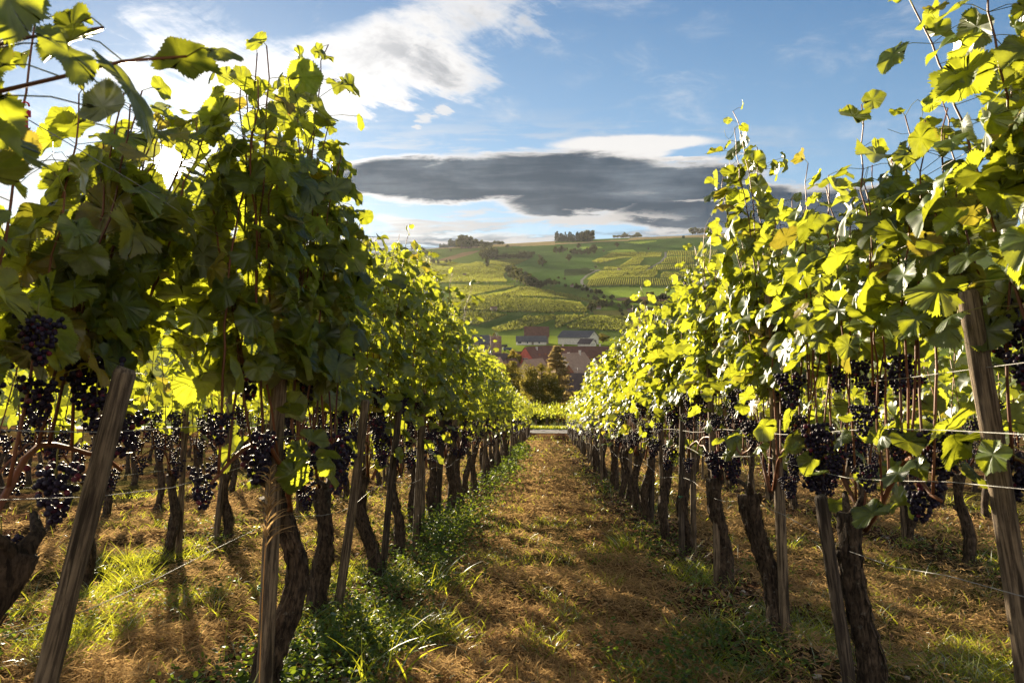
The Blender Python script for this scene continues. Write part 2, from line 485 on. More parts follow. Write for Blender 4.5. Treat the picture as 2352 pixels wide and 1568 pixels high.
def _leaf_high(seed, serr=1):
    o = _outline(serr, .35 + .4 * np.random.default_rng(seed).random(), seed); n = len(o); c = np.array((0, .30))
    m = c + (o - c) * .55
    v = np.concatenate([[c], m, o]); i = np.arange(n); k = (i + 1) % n
    return v, [np.stack([np.zeros(n, int), 1 + i, 1 + k], 1), np.stack([1 + i, 1 + n + i, 1 + n + k, 1 + k], 1)]
def _leaf_low(seed):
    h = np.array([(0, .02), (.24, -.18), (.52, .06), (.44, .26), (.53, .46), (.24, .72), (0, 1.02)])
    o = np.concatenate([h, h[-2:0:-1] * (-1, 1)]); n = len(o); c = np.array((0, .33)); i = np.arange(n)
    return np.concatenate([[c], o]), [np.stack([np.zeros(n, int), 1 + i, 1 + (i + 1) % n], 1)]
LEAF_HI = [_leaf_high(s) for s in range(5)]
LEAF_XHI = [_leaf_high(s, 2) for s in range(6)]
LEAF_LO = [_leaf_low(0)]
LEAF_TINY = [(np.array([(0, 0), (.5, .35), (.12, 1.0), (-.5, .4)]), [np.array([(0, 1, 2, 3)])])]

def unit(v): return v / (np.linalg.norm(v, axis=-1, keepdims=True) + 1e-9)

def leaves(mb, pos, mid, nrm, size, shapes, r, mat=0, flat=1.0):
    """one blade per row of pos: mid = towards the tip, nrm = upper side"""
    n = len(pos)
    if not n: return
    y = unit(mid); z = unit(nrm - (nrm * y).sum(1)[:, None] * y); x = np.cross(y, z)
    pick = r.integers(0, len(shapes), n)
    for s, (v2, faces) in enumerate(shapes):
        w = np.nonzero(pick == s)[0]
        if not len(w): continue
        k = len(v2); N = len(w)
        u, v = v2[:, 0][None], v2[:, 1][None]
        fold = r.normal(.16, .20, (N, 1)) * flat; curl = r.normal(.32, .36, (N, 1)) * flat; tw = r.normal(0, .28, (N, 1)) * flat
        ph = r.random((N, 1)) * 6.28; rip = r.uniform(.02, .09, (N, 1)) * flat
        rad = np.hypot(u, v - .33)
        zz = fold * np.abs(u) - curl * (v - .1) ** 2 * .8 - curl * .7 * u * u + tw * u * v + rip * np.sin(np.arctan2(v - .33, u) * 5 + ph) * rad * 2
        sx = r.uniform(.88, 1.15, (N, 1))
        P = pos[w][:, None] + size[w][:, None, None] * ((u * sx)[..., None] * x[w][:, None] + np.broadcast_to(v, (N, k))[..., None] * y[w][:, None] + zz[..., None] * z[w][:, None])
        a = np.empty((N, k, 3)); a[..., 0] = u; a[..., 1] = v; a[..., 2] = r.random((N, 1))
        off = (np.arange(N) * k)[:, None, None]
        mb.add(P.reshape(-1, 3), [(f[None] + off).reshape(-1, f.shape[1]) for f in faces], a.reshape(-1, 3), mat)

# ------------------------------------------------------------------ the land: one sheet from the camera to the horizon
def inpoly(x, y, poly):
    poly = np.asarray(poly, float); res = np.zeros(np.shape(x), bool); j = len(poly) - 1
    for i in range(len(poly)):
        xi, yi = poly[i]; xj, yj = poly[j]
        if yi != yj:
            c = ((yi > y) != (yj > y)) & (x < (xj - xi) * (y - yi) / (yj - yi) + xi)
            res ^= c
        j = i
    return res

A = lambda *p: [zA(*q) for q in p]
B = lambda *p: [zB(*q) for q in p]
def ground_poly(pix): return np.array([hit(*q, start=300)[:2] for q in pix])

GREEN, MEADOW, BRIGHT, PALE, BROWN, VINEY = (.105, .150, .034), (.085, .150, .034), (.240, .330, .050), (.36, .28, .13), (.16, .10, .07), (.105, .11, .032)
# open fields of the hillside, in measured picture outlines
fields = [
    (A((1800, 300), (2352, 290), (2352, 760), (2050, 700), (1900, 560), (1560, 540), (2040, 450), (2100, 380)) , MEADOW),
    (B((0, 270), (900, 230), (1500, 190), (2100, 190), (2100, 330), (1380, 350), (650, 370), (450, 480), (520, 560), (400, 640), (330, 700), (360, 780), (0, 800)), MEADOW),
    (B((640, 372), (760, 340), (960, 338), (1000, 362)), BRIGHT), (B((300, 310), (560, 306), (600, 322), (350, 334)), BRIGHT), (B((830, 250), (1250, 228), (1250, 240), (1060, 268)), BRIGHT),
    (B((440, 812), (1780, 812), (1900, 870), (1900, 915), (740, 935), (580, 880)), BRIGHT),
    (B((740, 940), (1860, 918), (1860, 985), (1080, 985), (780, 970)), BROWN),
    (B((550, 935), (900, 990), (1240, 1035), (1230, 1055), (880, 1010), (540, 955)), BRIGHT),
    (B((470, 1090), (900, 1075), (960, 1130), (1250, 1150), (800, 1160), (480, 1140)), (.17, .165, .05)),
    (A((0, 370), (920, 320), (2352, 235), (2352, 285), (1800, 300), (1200, 322), (600, 350), (0, 392)), PALE),
    (B((0, 262), (480, 240), (900, 215), (1560, 165), (2100, 150), (2100, 190), (1500, 195), (900, 232), (0, 278)), PALE),
    (A((900, 470), (1200, 380), (1440, 350), (1250, 420), (1000, 480)), (.22, .15, .08)),
    (A((1080, 470), (1420, 375), (1400, 470), (1150, 500)), GREEN),
    (A((1390, 1290), (1780, 1150), (2000, 1165), (1760, 1230), (1530, 1310)), (.075, .12, .028)),
    (B((120, 585), (400, 565), (500, 600), (380, 650), (110, 665)), (.055, .075, .025)),
]
fields = [(ground_poly(p), c) for p, c in fields]
vine_fields = [   # outline, a line along the rows, spacing
    (A((180, 400), (700, 400), (850, 480), (1180, 510), (1800, 560), (1730, 640), (1770, 740), (1060, 745), (500, 790), (150, 700)), A((700, 600), (1300, 480)), 3.4, 'upper'),
    (A((1060, 775), (1880, 790), (1480, 870), (1250, 940), (1080, 945)), A((1100, 930), (1500, 790)), 3.2, 'terraced'),
    (A((1530, 895), (1920, 795), (2352, 850), (2352, 935), (1660, 935), (1290, 940)), A((1500, 920), (2000, 800)), 3.2, 'rounded'),
    (A((1050, 965), (2352, 965), (2352, 1120), (1680, 1110), (1060, 1085)), A((1500, 1090), (2300, 950)), 3.2, 'long'),
    (A((1020, 1105), (1560, 1110), (1780, 1140), (1400, 1280), (1200, 1260)), A((1100, 1240), (1560, 1120)), 3.2, 'slanting'),
    (A((1560, 1320), (2020, 1160), (2352, 1150), (2352, 1200), (1960, 1320), (1620, 1360)), A((1650, 1340), (2250, 1150)), 3.0, 'lower'),
    (B((0, 960), (310, 990), (400, 1090), (370, 1120), (0, 1110)), B((0, 1090), (330, 975)), 3.2, 'curving'),
    (B((0, 870), (180, 885), (500, 970), (480, 990), (200, 955), (0, 930)), B((0, 925), (330, 885)), 3.2, 'narrow'),
    (B((0, 1150), (410, 1150), (20, 1310), (0, 1310)), B((0, 1290), (380, 1145)), 3.0, 'small'),
    (B((120, 1290), (470, 1155), (860, 1165), (1300, 1210), (1240, 1290), (800, 1345), (180, 1320)), B((200, 1310), (900, 1160)), 3.0, 'wide'),
    (B((370, 720), (560, 600), (1200, 590), (1280, 610), (1230, 690), (760, 690)), B((700, 690), (900, 595)), 3.8, 'middle'),
    (B((380, 780), (430, 710), (1740, 695), (1770, 790), (420, 795)), B((950, 790), (960, 696)), 3.8, 'front'),
    (B((1290, 690), (1330, 615), (1540, 625), (1740, 680)), B((1400, 690), (1470, 620)), 3.8, 'wedge'),
    (B((1560, 610), (2250, 600), (2250, 680), (1760, 680)), B((1800, 680), (1650, 605)), 3.8, 'right'),
    (B((1790, 695), (2150, 695), (2150, 790), (2030, 790)), B((1900, 760), (1830, 695)), 3.8, 'far'),
    (B((1180, 600), (1260, 530), (1730, 525), (1750, 595)), B((1450, 597), (1470, 527)), 4.0, 'upright'),
    (B((1300, 515), (1390, 430), (1690, 425), (1720, 515)), B((1500, 512), (1510, 428)), 4.2, 'high'),
    (B((1380, 415), (1390, 360), (2000, 345), (2000, 420)), B((1650, 415), (1655, 350)), 4.4, 'topmost'),
    (B((800, 545), (1000, 440), (1110, 450), (1040, 530)), B((880, 540), (1050, 447)), 4.2, 'tilted'),
    (B((450, 490), (700, 375), (1320, 375), (1310, 430), (900, 440), (560, 510)), B((600, 490), (900, 385)), 4.2, 'shaded'),
    (B((580, 590), (620, 550), (1190, 540), (1130, 590)), B((700, 588), (850, 545)), 4.0, 'strip'),
    (A((1150, 560), (1390, 490), (1480, 500), (1450, 550)), A((1200, 560), (1450, 500)), 3.6, 'upper left'),
    (A((1540, 520), (1560, 470), (2030, 455), (1900, 520), (1720, 550)), A((1650, 540), (1700, 460)), 3.6, 'hollow'),
]
vine_fields = [(ground_poly(p), ground_poly(l), s, n) for p, l, s, n in vine_fields]
roads = [B((1365, 370), (1360, 430), (1310, 490), (1200, 550), (1130, 600)), B((540, 590), (480, 615), (390, 660), (330, 720), (335, 760), (380, 800), (450, 840)), B((440, 590), (640, 600), (780, 595))]
roads = [ground_poly(p) for p in roads]

def land():
    th = np.concatenate([np.linspace(-math.pi, R(-44), 80, endpoint=False), np.linspace(R(-44), R(-13), 330, endpoint=False), np.linspace(R(-13), R(20), 560, endpoint=False), np.linspace(R(20), R(44), 230, endpoint=False), np.linspace(R(44), math.pi, 80, endpoint=False)])
    rr = np.concatenate([np.geomspace(.4, 60, 330, endpoint=False), np.geomspace(60, 560, 90, endpoint=False), np.geomspace(560, 3000, 270, endpoint=False), np.geomspace(3000, 11500, 18)])
    T, RR = np.meshgrid(th, rr, indexing='ij')
    x, y = np.sin(T) * RR, np.cos(T) * RR
    z = H(x, y)
    n1, n2 = len(th), len(rr)
    # what grows there
    nz = fbm(x / 60, y / 60, 5, 4); nf = fbm(x / 9, y / 9, 6, 3)
    col = np.ones(x.shape + (3,)) * np.array(GREEN)
    far = y > 300
    for poly, c in fields:
        m = far & inpoly(x, y, poly); col[m] = c
    for poly, l, s, n in vine_fields:
        m = far & inpoly(x, y, poly); col[m] = VINEY
    # village ground and the meadow behind it
    m = (y > 440) & (y < 640) & (np.abs(x) < 260); col[m] = (.19, .25, .035)
    m = (y > 130) & (y <= 440) & (np.abs(x) < 260); col[m] = (.085, .10, .035)
    for line in roads:
        d = np.full(x.shape, 1e9)
        for a, b in zip(line[:-1], line[1:]):
            ab = b - a; t = np.clip(((x - a[0]) * ab[0] + (y - a[1]) * ab[1]) / (ab @ ab), 0, 1)
            d = np.minimum(d, np.hypot(x - a[0] - t * ab[0], y - a[1] - t * ab[1]))
        col[d < 2.6] = (.21, .20, .18)
    col = col * (1 + .22 * nz + .10 * nf)[..., None]
    # the vineyard slope in front: mown hay in the alleys, darker earth under the rows
    near = y < 61
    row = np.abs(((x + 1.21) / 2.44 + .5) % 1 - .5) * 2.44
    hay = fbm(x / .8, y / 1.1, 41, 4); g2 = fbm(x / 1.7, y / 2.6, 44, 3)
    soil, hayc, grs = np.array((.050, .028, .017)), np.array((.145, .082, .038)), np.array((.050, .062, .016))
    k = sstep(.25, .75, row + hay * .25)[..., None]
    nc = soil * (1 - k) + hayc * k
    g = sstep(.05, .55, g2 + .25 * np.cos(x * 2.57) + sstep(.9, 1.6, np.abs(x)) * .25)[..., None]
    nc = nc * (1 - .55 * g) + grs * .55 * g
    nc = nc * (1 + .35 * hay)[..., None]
    verge = sstep(58.6, 59.2, y)[..., None]
    nc = nc * (1 - verge) + np.array((.075, .12, .022)) * verge
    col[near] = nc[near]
    col = np.clip(col, .005, 1)
    mb = MB()
    i = np.arange(n1)[:, None]; j = np.arange(n2 - 1)[None]
    i2 = (i + 1) % n1
    q = np.stack([i * n2 + j, i2 * n2 + j, i2 * n2 + j + 1, i * n2 + j + 1], -1).reshape(-1, 4)
    v = np.stack([x, y, z], -1).reshape(-1, 3); c = col.reshape(-1, 3)
    mb.add(v, q[:, ::-1].copy(), c)
    cen = np.arange(n1); 
    mb.add([(0, 0, float(H(0, 0)))], [np.zeros((0, 3), int)], [c[0]])
    mb.f.append((np.stack([np.full(n1, len(v)), cen * n2, ((cen + 1) % n1) * n2], 1), 0))
    m, nt, b = material('ground')
    a, _, _, _ = attr3(nt)
    o = objco(nt)
    n = noise(nt, o, 18, 6, .65); n2_ = noise(nt, o, 2.2, 5, .6)
    wire(nt, scale_col(nt, a, n.step(.2, .8) * .9 + n2_.step(.3, .7) * .35 + .42), b.inputs['Base Color'])
    b.inputs['Roughness'].default_value = .95; b.inputs['Specular IOR Level'].default_value = 0
    # grass, hay and crops stand up: their surfaces face every way
    g = nt.nodes.new('ShaderNodeNewGeometry')
    jit = noise(nt, o, 31, 2, .6, 0, True)
    off = nt.nodes.new('ShaderNodeVectorMath'); off.operation = 'SUBTRACT'; wire(nt, jit, off.inputs[0]); off.inputs[1].default_value = (.5, .5, .5)
    nn = add_col(nt, E(nt, g.outputs['Normal']), scale_col(nt, E(nt, off.outputs[0]), 8.0))
    nrm = nt.nodes.new('ShaderNodeVectorMath'); nrm.operation = 'NORMALIZE'; wire(nt, nn, nrm.inputs[0])
    nt.links.new(nrm.outputs[0], b.inputs['Normal'])
    tag(mb.build('ground', m), kind='structure')
land()

def row_field(poly, line, spacing, name):
    d = line[1] - line[0]; d /= np.linalg.norm(d); nrm = np.array([-d[1], d[0]])
    a, c = poly @ d, poly @ nrm
    pos, tone = [], []
    mb = MB(); r = np.random.default_rng(len(name) * 7 + int(abs(poly[0, 0])))
    dist = math.hypot(*poly.mean(0)); st = 4.5 if dist < 1300 else 7
    for k in np.arange(c.min() + spacing / 2, c.max(), spacing):
        s = np.arange(a.min() - st, a.max() + st, st)
        P = s[:, None] * d + k * nrm
        m = inpoly(P[:, 0], P[:, 1], poly)
        m &= r.random(len(m)) > .012
        idx = np.nonzero(m)[0]
        if len(idx) < 3: continue
        for seg in np.split(idx, np.nonzero(np.diff(idx) > 1)[0] + 1):
            if len(seg) < 2: continue
            ln = (len(seg) - 1) * st; dens = 1.9 if dist < 1300 else 1.25
            n = int(ln * dens) + 1
            q = r.random(n) * ln; p0 = P[seg[0]] + np.outer(q, d) + nrm * r.normal(0, .16, (n, 1))
            hh = r.uniform(.35, 1.75, n)
            pos.append(np.concatenate([p0, (H(p0[:, 0], p0[:, 1], False) + hh)[:, None]], 1))
            tone.append(np.full(n, r.random()))
    if pos:
        pos = np.concatenate(pos); n = len(pos)
        az = r.normal(0, .8, n); s_ = r.choice([-1, 1], n)
        out = s_[:, None] * (np.cos(az)[:, None] * np.append(nrm, 0) + np.sin(az)[:, None] * np.append(d, 0)) + np.array([0, 0, .5]) + r.normal(0, .25, (n, 3))
        leaves(mb, pos, r.normal(0, .6, (n, 3)) + (0, 0, -.6), out, r.uniform(.75, 1.25, n) * (1.0 if dist < 1300 else 1.35), LEAF_TINY, r, flat=.6)
    if mb.n:
        tag(mb.build('vineyard_rows', MAT['far vine'], smooth=False), kind='stuff',
            label='trimmed rows of vines in the %s vineyard plot on the far hillside' % name, cat='vineyard')
for f in vine_fields: row_field(*f)

def track(pts, w, name, mat, lift=.03, n=60):
    pts = np.asarray(pts, float)
    t = np.linspace(0, len(pts) - 1, n); p = np.stack([np.interp(t, np.arange(len(pts)), pts[:, k]) for k in (0, 1)], 1)
    d = np.gradient(p, axis=0); d /= np.linalg.norm(d, axis=1)[:, None]; nn = np.stack([-d[:, 1], d[:, 0]], 1)
    offs = np.linspace(-.5, .5, 7)
    g = np.stack([p + nn * w * o for o in offs], 1)
    z = np.maximum(H(g[..., 0], g[..., 1]), H(g[..., 0], g[..., 1], False)) + lift
    v = np.concatenate([g, z[..., None]], -1).reshape(-1, 3)
    i = np.arange(n - 1)[:, None] * 7; j = np.arange(6)[None]
    q = np.stack([i + j, i + 7 + j, i + 7 + j + 1, i + j + 1], -1).reshape(-1, 4)
    mb = MB(); mb.add(v, q); return tag(mb.build(name, mat), kind='structure')
track([(-45, 57.6), (-20, 57.2), (0, 57), (20, 57.2), (45, 58)], 2.8, 'road', plain('asphalt', (.10, .097, .097), .2, 3, .9, .2))
def shoot_path(r, base, top, n, sag=.0):
    t = np.linspace(0, 1, n)[:, None]
    p = base * (1 - t) + top * t
    wob = np.cumsum(r.normal(0, .012, (n, 3)), 0) * np.array((1, 1, .2)); wob -= wob[0]
    p = p + wob * t
    p[:, 2] -= sag * (t[:, 0] ** 3)
    return p

BOX = (-.62, .62)
def vine_parts(seed, lod, canopy=2.25, shoots=11, face=0, extra=(), thick=.21, density=1.0, low=1.34, rise=0.0, fine=False):
    """foliage, canes of one vine (local frame: trunk base at the origin, row along y).  lod 0 near, 1 middle, 2 far"""
    r = np.random.default_rng(seed)
    fol, can = MB(), MB()
    shapes = LEAF_XHI if fine else (LEAF_HI, LEAF_LO, LEAF_TINY)[lod]
    pos, mid, nrm, size = [], [], [], []
    # bent fruiting canes along the wire
    heads = []
    for sd in (-1, 1):
        t = np.linspace(0, 1, 10)
        p = np.stack([r.normal(0, .02) + .03 * np.sin(t * 5 + r.random() * 6), sd * .60 * t ** .9, .74 + .34 * np.sin(np.minimum(t * 2.6, 1.57)) - .16 * t * t + r.normal(0, .01, 10)], 1)
        if lod < 2: can.add(*tube(p, np.linspace(.011, .006, 10), 5 if lod == 0 else 3), attr=(0, 0, r.random()))
        heads.append(p)
    plan = []
    for k in range(shoots):
        yb = (k + .5) / shoots * 1.16 - .58 + r.normal(0, .03)
        h = heads[int(yb > 0)]; b = h[min(9, int(abs(yb) / .6 * 9))].copy()
        b[1] = yb
        tp = np.array([r.normal(0, .095), yb + r.normal(0, .14), canopy + rise * yb + r.normal(0, .14)])
        plan.append((b, tp, 0.0, 1.0))
    for (dx, dy, hh, sag) in extra:
        plan.append((np.array([dx * .3, dy * .6, 1.3]), np.array([dx, dy, hh]), sag, 1.0))
    for b, tp, sag, q in plan:
        L = np.linalg.norm(tp - b)
        n = max(6, int(L / .075))
        p = shoot_path(r, b, tp, n, sag)
        if lod == 0: can.add(*tube(p, np.linspace(.0052, .0022, n), 5), attr=(0, 0, r.random()))
        elif lod == 1: can.add(*tube(p[::3], np.linspace(.006, .003, len(p[::3])), 3), attr=(0, 0, r.random()))
        side = 1 if r.random() < .5 else -1
        for i in range(n):
            z = p[i, 2]
            f = i / (n - 1)
            side = -side
            if z < low and r.random() > .14: continue
            if lod == 2 and i % 2: continue
            if r.random() > .96 * density: continue
            tipf = max(0, f - .80) / .20 if z > canopy - .25 else 0
            reps = 1 if tipf > .5 or lod == 2 else (1 if r.random() < .2 else 2 if r.random() < .75 else 3)
            for q_ in range(reps):
                sg = side if q_ == 0 else -side
                az = r.normal(0, .75)
                out = np.array([sg * math.cos(az), math.sin(az), r.uniform(-.1, .5)])
                pl = r.uniform(.05, thick * .62) * (1 - .6 * tipf) * (1.0, 1.25, 1.5)[q_]
                pp = p[i] + out * pl
                if lod == 0: can.add(*tube(np.array([p[i], p[i] + out * pl * .6 + (0, 0, .008), pp]), .0014, 3, cap=False), attr=(1, 0, r.random()))
                pos.append(pp)
                mid.append(np.array([out[0] * .55, out[1] * .55, -.55 + .5 * tipf]) + r.normal(0, .34, 3))
                nrm.append(np.array([out[0] * .75, out[1] * .6, .62]) + r.normal(0, .30, 3))
                size.append(r.uniform(.068, .142) * (1 - .45 * tipf) * (.85 if q_ else 1.0) * (1, 1.06, 1.55)[lod])
        if lod == 0 and r.random() < .6:      # a curling tendril
            k0 = r.integers(n // 2, n); a0 = p[min(k0, n - 1)]; t = np.linspace(0, 1, 9)
            az = r.random() * 6.28; l = r.uniform(.08, .18)
            can.add(*tube(a0 + np.stack([np.cos(az + t * 2) * l * t, np.sin(az + t * 2) * l * t, .05 * np.sin(t * 6) + .04 * t], 1), .0011, 3, cap=False), attr=(1, 0, r.random()))
    pos, mid, nrm, size = (np.array(q) for q in (pos, mid, nrm, size))
    return fol, can, (pos, mid, nrm, size, shapes, r)

def finish(fol, data, keep=None):
    pos, mid, nrm, size, shapes, r = data
    if keep is not None: pos, mid, nrm, size = pos[keep], mid[keep], nrm[keep], size[keep]
    leaves(fol, pos, mid, nrm, size, shapes, r)
    return fol

def trunk_mesh(seed, sides=18, rings=30, h=.82, rad=.042, lean=(0, 0), bend=.05, flakes=110):
    r = np.random.default_rng(seed + 500)
    t = np.linspace(0, 1, rings)
    a, b = r.random(2) * 6.28
    c = np.stack([lean[0] * t + bend * np.sin(t * 4.2 + a) * np.sin(t * 3.14) , lean[1] * t + bend * np.sin(t * 3.6 + b) * np.sin(t * 3.14), t * h - .06], 1)
    R_ = rad * (1.22 - .35 * t + .28 * np.exp(-((t - 1) / .09) ** 2) + .45 * np.exp(-(t / .07) ** 2) + .10 * np.sin(t * 9 + a))
    v, f = tube(c, R_, sides, jitter=0)
    v = v.reshape(rings, sides, 3)
    th = np.arange(sides) / sides * 6.28
    tw = th[None] + t[:, None] * 1.6
    k = 1 + .13 * np.sin(tw * 3 + a) + .09 * np.sin(tw * 5 + b) + r.normal(0, .085, (rings, sides))
    v = c[:, None] + (v - c[:, None]) * k[..., None]
    mb = MB(); mb.add(v.reshape(-1, 3), f, (0, 0, r.random()))
    for k in range(flakes):
        i0 = int(r.integers(1, max(2, rings - 6))); j0 = int(r.integers(sides)); n = int(r.integers(3, 6))
        q = v[i0:i0 + n, j0] ; cc = c[i0:i0 + n]; o = unit(q - cc)
        lift = np.linspace(.002, r.uniform(.004, .013), n)[::(1 if r.random() < .5 else -1), None]
        tang = np.cross(o, (0, 0, 1.0)); w_ = r.uniform(.003, .008)
        p = q + o * lift
        fv = np.stack([p - tang * w_, p + tang * w_ * .8], 1).reshape(-1, 3) + r.normal(0, .001, (2 * n, 3))
        ii = np.arange(n - 1) * 2
        mb.add(fv, np.stack([ii, ii + 1, ii + 3, ii + 2], 1), (0, 0, r.random()))
    # stubby arms at the head and a cut knob
    for s in (-1, 1):
        p = c[-1] + np.array([(0, 0, -.03), (r.normal(0, .02), s * .05, .03), (r.normal(0, .02), s * .10, .07)])
        mb.add(*tube(p, [rad * .6, rad * .36, rad * .2], 8, jitter=.10, r=r), attr=(0, 0, r.random()))
    if r.random() < .7:
        kz = int(rings * r.uniform(.45, .9)); az = r.random() * 6.28
        p = c[kz] + np.array([(0, 0, 0), (math.cos(az) * rad * 1.5, math.sin(az) * rad * 1.5, .02)])
        mb.add(*tube(p, [rad * .6, rad * .35], 7, jitter=.1, r=r), attr=(0, 0, r.random()))
    return mb, c[-1]

def ico(sub):
    t = (1 + 5 ** .5) / 2
    v = unit(np.array([(-1, t, 0), (1, t, 0), (-1, -t, 0), (1, -t, 0), (0, -1, t), (0, 1, t), (0, -1, -t), (0, 1, -t), (t, 0, -1), (t, 0, 1), (-t, 0, -1), (-t, 0, 1)], float))
    f = [(0, 11, 5), (0, 5, 1), (0, 1, 7), (0, 7, 10), (0, 10, 11), (1, 5, 9), (5, 11, 4), (11, 10, 2), (10, 7, 6), (7, 1, 8), (3, 9, 4), (3, 4, 2), (3, 2, 6), (3, 6, 8), (3, 8, 9), (4, 9, 5), (2, 4, 11), (6, 2, 10), (8, 6, 7), (9, 8, 1)]
    v = list(map(tuple, v))
    for _ in range(sub):
        nf, ca = [], {}
        def mp(a, b):
            k = (min(a, b), max(a, b))
            if k not in ca:
                m = np.array(v[a]) + np.array(v[b]); v.append(tuple(m / np.linalg.norm(m))); ca[k] = len(v) - 1
            return ca[k]
        for a, b, c in f:
            ab, bc, ca_ = mp(a, b), mp(b, c), mp(c, a)
            nf += [(a, ab, ca_), (b, bc, ab), (c, ca_, bc), (ab, bc, ca_)]
        f = nf
    return np.array(v), np.array(f)
ICO = [ico(0), ico(1), ico(2)]

def cluster_mesh(seed, lod):
    r = np.random.default_rng(seed + 900)
    mb = MB(); v0, f0 = ICO[(1, 0, 0)[lod]]
    n, br = ((100, .0085), (52, .0110), (26, .0160))[lod]
    L = r.uniform(.14, .20); P = []
    tries = 0
    while len(P) < n and tries < 14000:
        tries += 1
        t = r.random() ** .85
        rad = (.052 * (1 - t) ** .55 + .010) * (1.15 if t < .25 else 1)
        a = r.random() * 6.28; q = r.random() ** .45
        p = np.array([math.cos(a) * rad * q, math.sin(a) * rad * q, -.012 - t * L])
        if all(((p - o) ** 2).sum() > (br * 1.62) ** 2 for o in P): P.append(p)
    # a shoulder
    for p in P:
        k = br * r.uniform(.86, 1.1)
        mb.add(v0 * k * np.array((1, 1, r.uniform(1.0, 1.1))) + p, f0, (0, 0, r.random()))
    mb.add(*tube(np.array([(0, 0, .055), (.004, 0, .02), (0, 0, -L * .5)]), .0022, 4), attr=(1, 0, .5), mat=1)
    return mb

def grape_mat():
    m, nt, b = material('grape skin')
    _, u, v, r = attr3(nt)
    k = (r * 9.1 + objrand(nt) * 2.3)._m('FRACT')
    n = noise(nt, objco(nt), 60, 3, .6)
    red = (r * 5.7 + objrand(nt) * 4.0)._m('FRACT').step(.90, .97)
    base = mix(nt, red, mix(nt, k, (.007, .005, .014), (.022, .012, .030)), (.13, .018, .030))
    bloom = n.step(.40, .72) * .26
    wire(nt, mix(nt, bloom, base, (.145, .155, .23)), b.inputs['Base Color'])
    b.inputs['Specular IOR Level'].default_value = .14
    wire(nt, n.step(.3, .7) * .2 + .42, b.inputs['Roughness'])
    return m

def bark_mat():
    m, nt, b = material('vine bark')
    o = objco(nt); s = nt.nodes.new('ShaderNodeMapping'); nt.links.new(o.sock, s.inputs[0]); s.inputs['Scale'].default_value = (1, 1, .22)
    q = E(nt, s.outputs[0])
    n = noise(nt, q, 75, 7, .68, .6); big = noise(nt, o, 14, 4, .6)
    c = mix(nt, n.step(.36, .62), (.020, .014, .010), (.105, .075, .052))
    lich = noise(nt, o, 32, 5, .65)
    c = mix(nt, lich.step(.60, .70) * .55, c, (.20, .19, .16))
    wire(nt, scale_col(nt, c, big.step(.3, .7) * .7 + .55), b.inputs['Base Color'])
    b.inputs['Roughness'].default_value = .92; bump(nt, b, n, 1.0, .014)
    return m

def cane_mat():
    m, nt, b = material('vine cane')
    _, u, v, r = attr3(nt)
    c = mix(nt, r, (.19, .075, .035), (.105, .045, .025))
    c = mix(nt, u, c, (.20, .20, .05))
    wire(nt, c, b.inputs['Base Color']); b.inputs['Roughness'].default_value = .5
    return m

def stake_mat(name, c1, c2):
    m, nt, b = material(name)
    o = objco(nt); s = nt.nodes.new('ShaderNodeMapping'); nt.links.new(o.sock, s.inputs[0]); s.inputs['Scale'].default_value = (1, 1, .05)
    g = noise(nt, E(nt, s.outputs[0]), 110, 6, .7, .3); big = noise(nt, o, 7, 4, .6); orn = objrand(nt)
    crack = noise(nt, E(nt, s.outputs[0]), 46, 3, .5, .2)
    c = mix(nt, g.step(.38, .64), c1, c2)
    c = mix(nt, crack.step(.60, .66) * .8, c, (.015, .011, .008))
    wire(nt, scale_col(nt, c, big.step(.3, .7) * .5 + orn * .35 + .55), b.inputs['Base Color'])
    b.inputs['Roughness'].default_value = .88; bump(nt, b, g, .7, .006)
    return m
MAT['grape'], MAT['bark'], MAT['cane'] = grape_mat(), bark_mat(), cane_mat()
MAT['stake'] = stake_mat('weathered wood', (.060, .044, .032), (.25, .19, .125))
MAT['dark stake'] = stake_mat('dark weathered wood', (.022, .017, .014), (.10, .078, .058))
MAT['metal'] = plain('galvanised wire', (.30, .30, .29), .3, 30, .6, 0, .2)

def stake_mesh(seed, h, rad, sides=12):
    r = np.random.default_rng(seed + 70)
    n = 14; t = np.linspace(0, 1, n)
    p = np.stack([.012 * np.sin(t * 3 + r.random() * 6), .012 * np.sin(t * 2.4 + r.random() * 6), -.12 + (h + .12) * t], 1)
    rr = rad * (1.04 - .12 * t); rr[-1] *= .82
    p[-1, 2] = p[-2, 2] + (p[-1, 2] - p[-2, 2]); 
    p[-2, 2] = h - .012
    v, f = tube(p, rr, sides, jitter=0)
    th = np.arange(sides) / sides * 6.28; k = 1 + .05 * np.sin(th * 2 + r.random() * 6) + .03 * np.sin(th * 3 + r.random() * 6)
    v = v.reshape(n, sides, 3); v = p[:, None] + (v - p[:, None]) * (k[None, :] * (1 + r.normal(0, .035, (n, 1))) + r.normal(0, .02, (n, sides)))[..., None]
    mb = MB(); mb.add(v.reshape(-1, 3), f, (0, 0, r.random())); return mb

# ------------------------------------------------------------------ the rows of vines
X_LEFT, X_RIGHT = -1.21, 1.235
TILT = R(7)                       # stakes and vines lean a little down the slope
ORD = ['nearest', 'second', 'third', 'fourth', 'fifth', 'sixth', 'seventh', 'eighth', 'ninth', 'tenth', 'eleventh', 'twelfth', 'thirteenth', 'fourteenth', 'fifteenth', 'sixteenth', 'seventeenth', 'eighteenth', 'nineteenth', 'twentieth']
SUNP = CAMP + SUN * 1.0

def frame_at(x, y, rz=0, tilt=TILT, lx=0.0):
    """matrix standing on the ground at x, y, leaning down the slope by tilt and sideways by lx"""
    return Matrix.Translation((x, y, float(H(x, y)))) @ Matrix.Rotation(lx, 4, 'Y') @ Matrix.Rotation(-tilt, 4, 'X') @ Matrix.Rotation(rz, 4, 'Z')

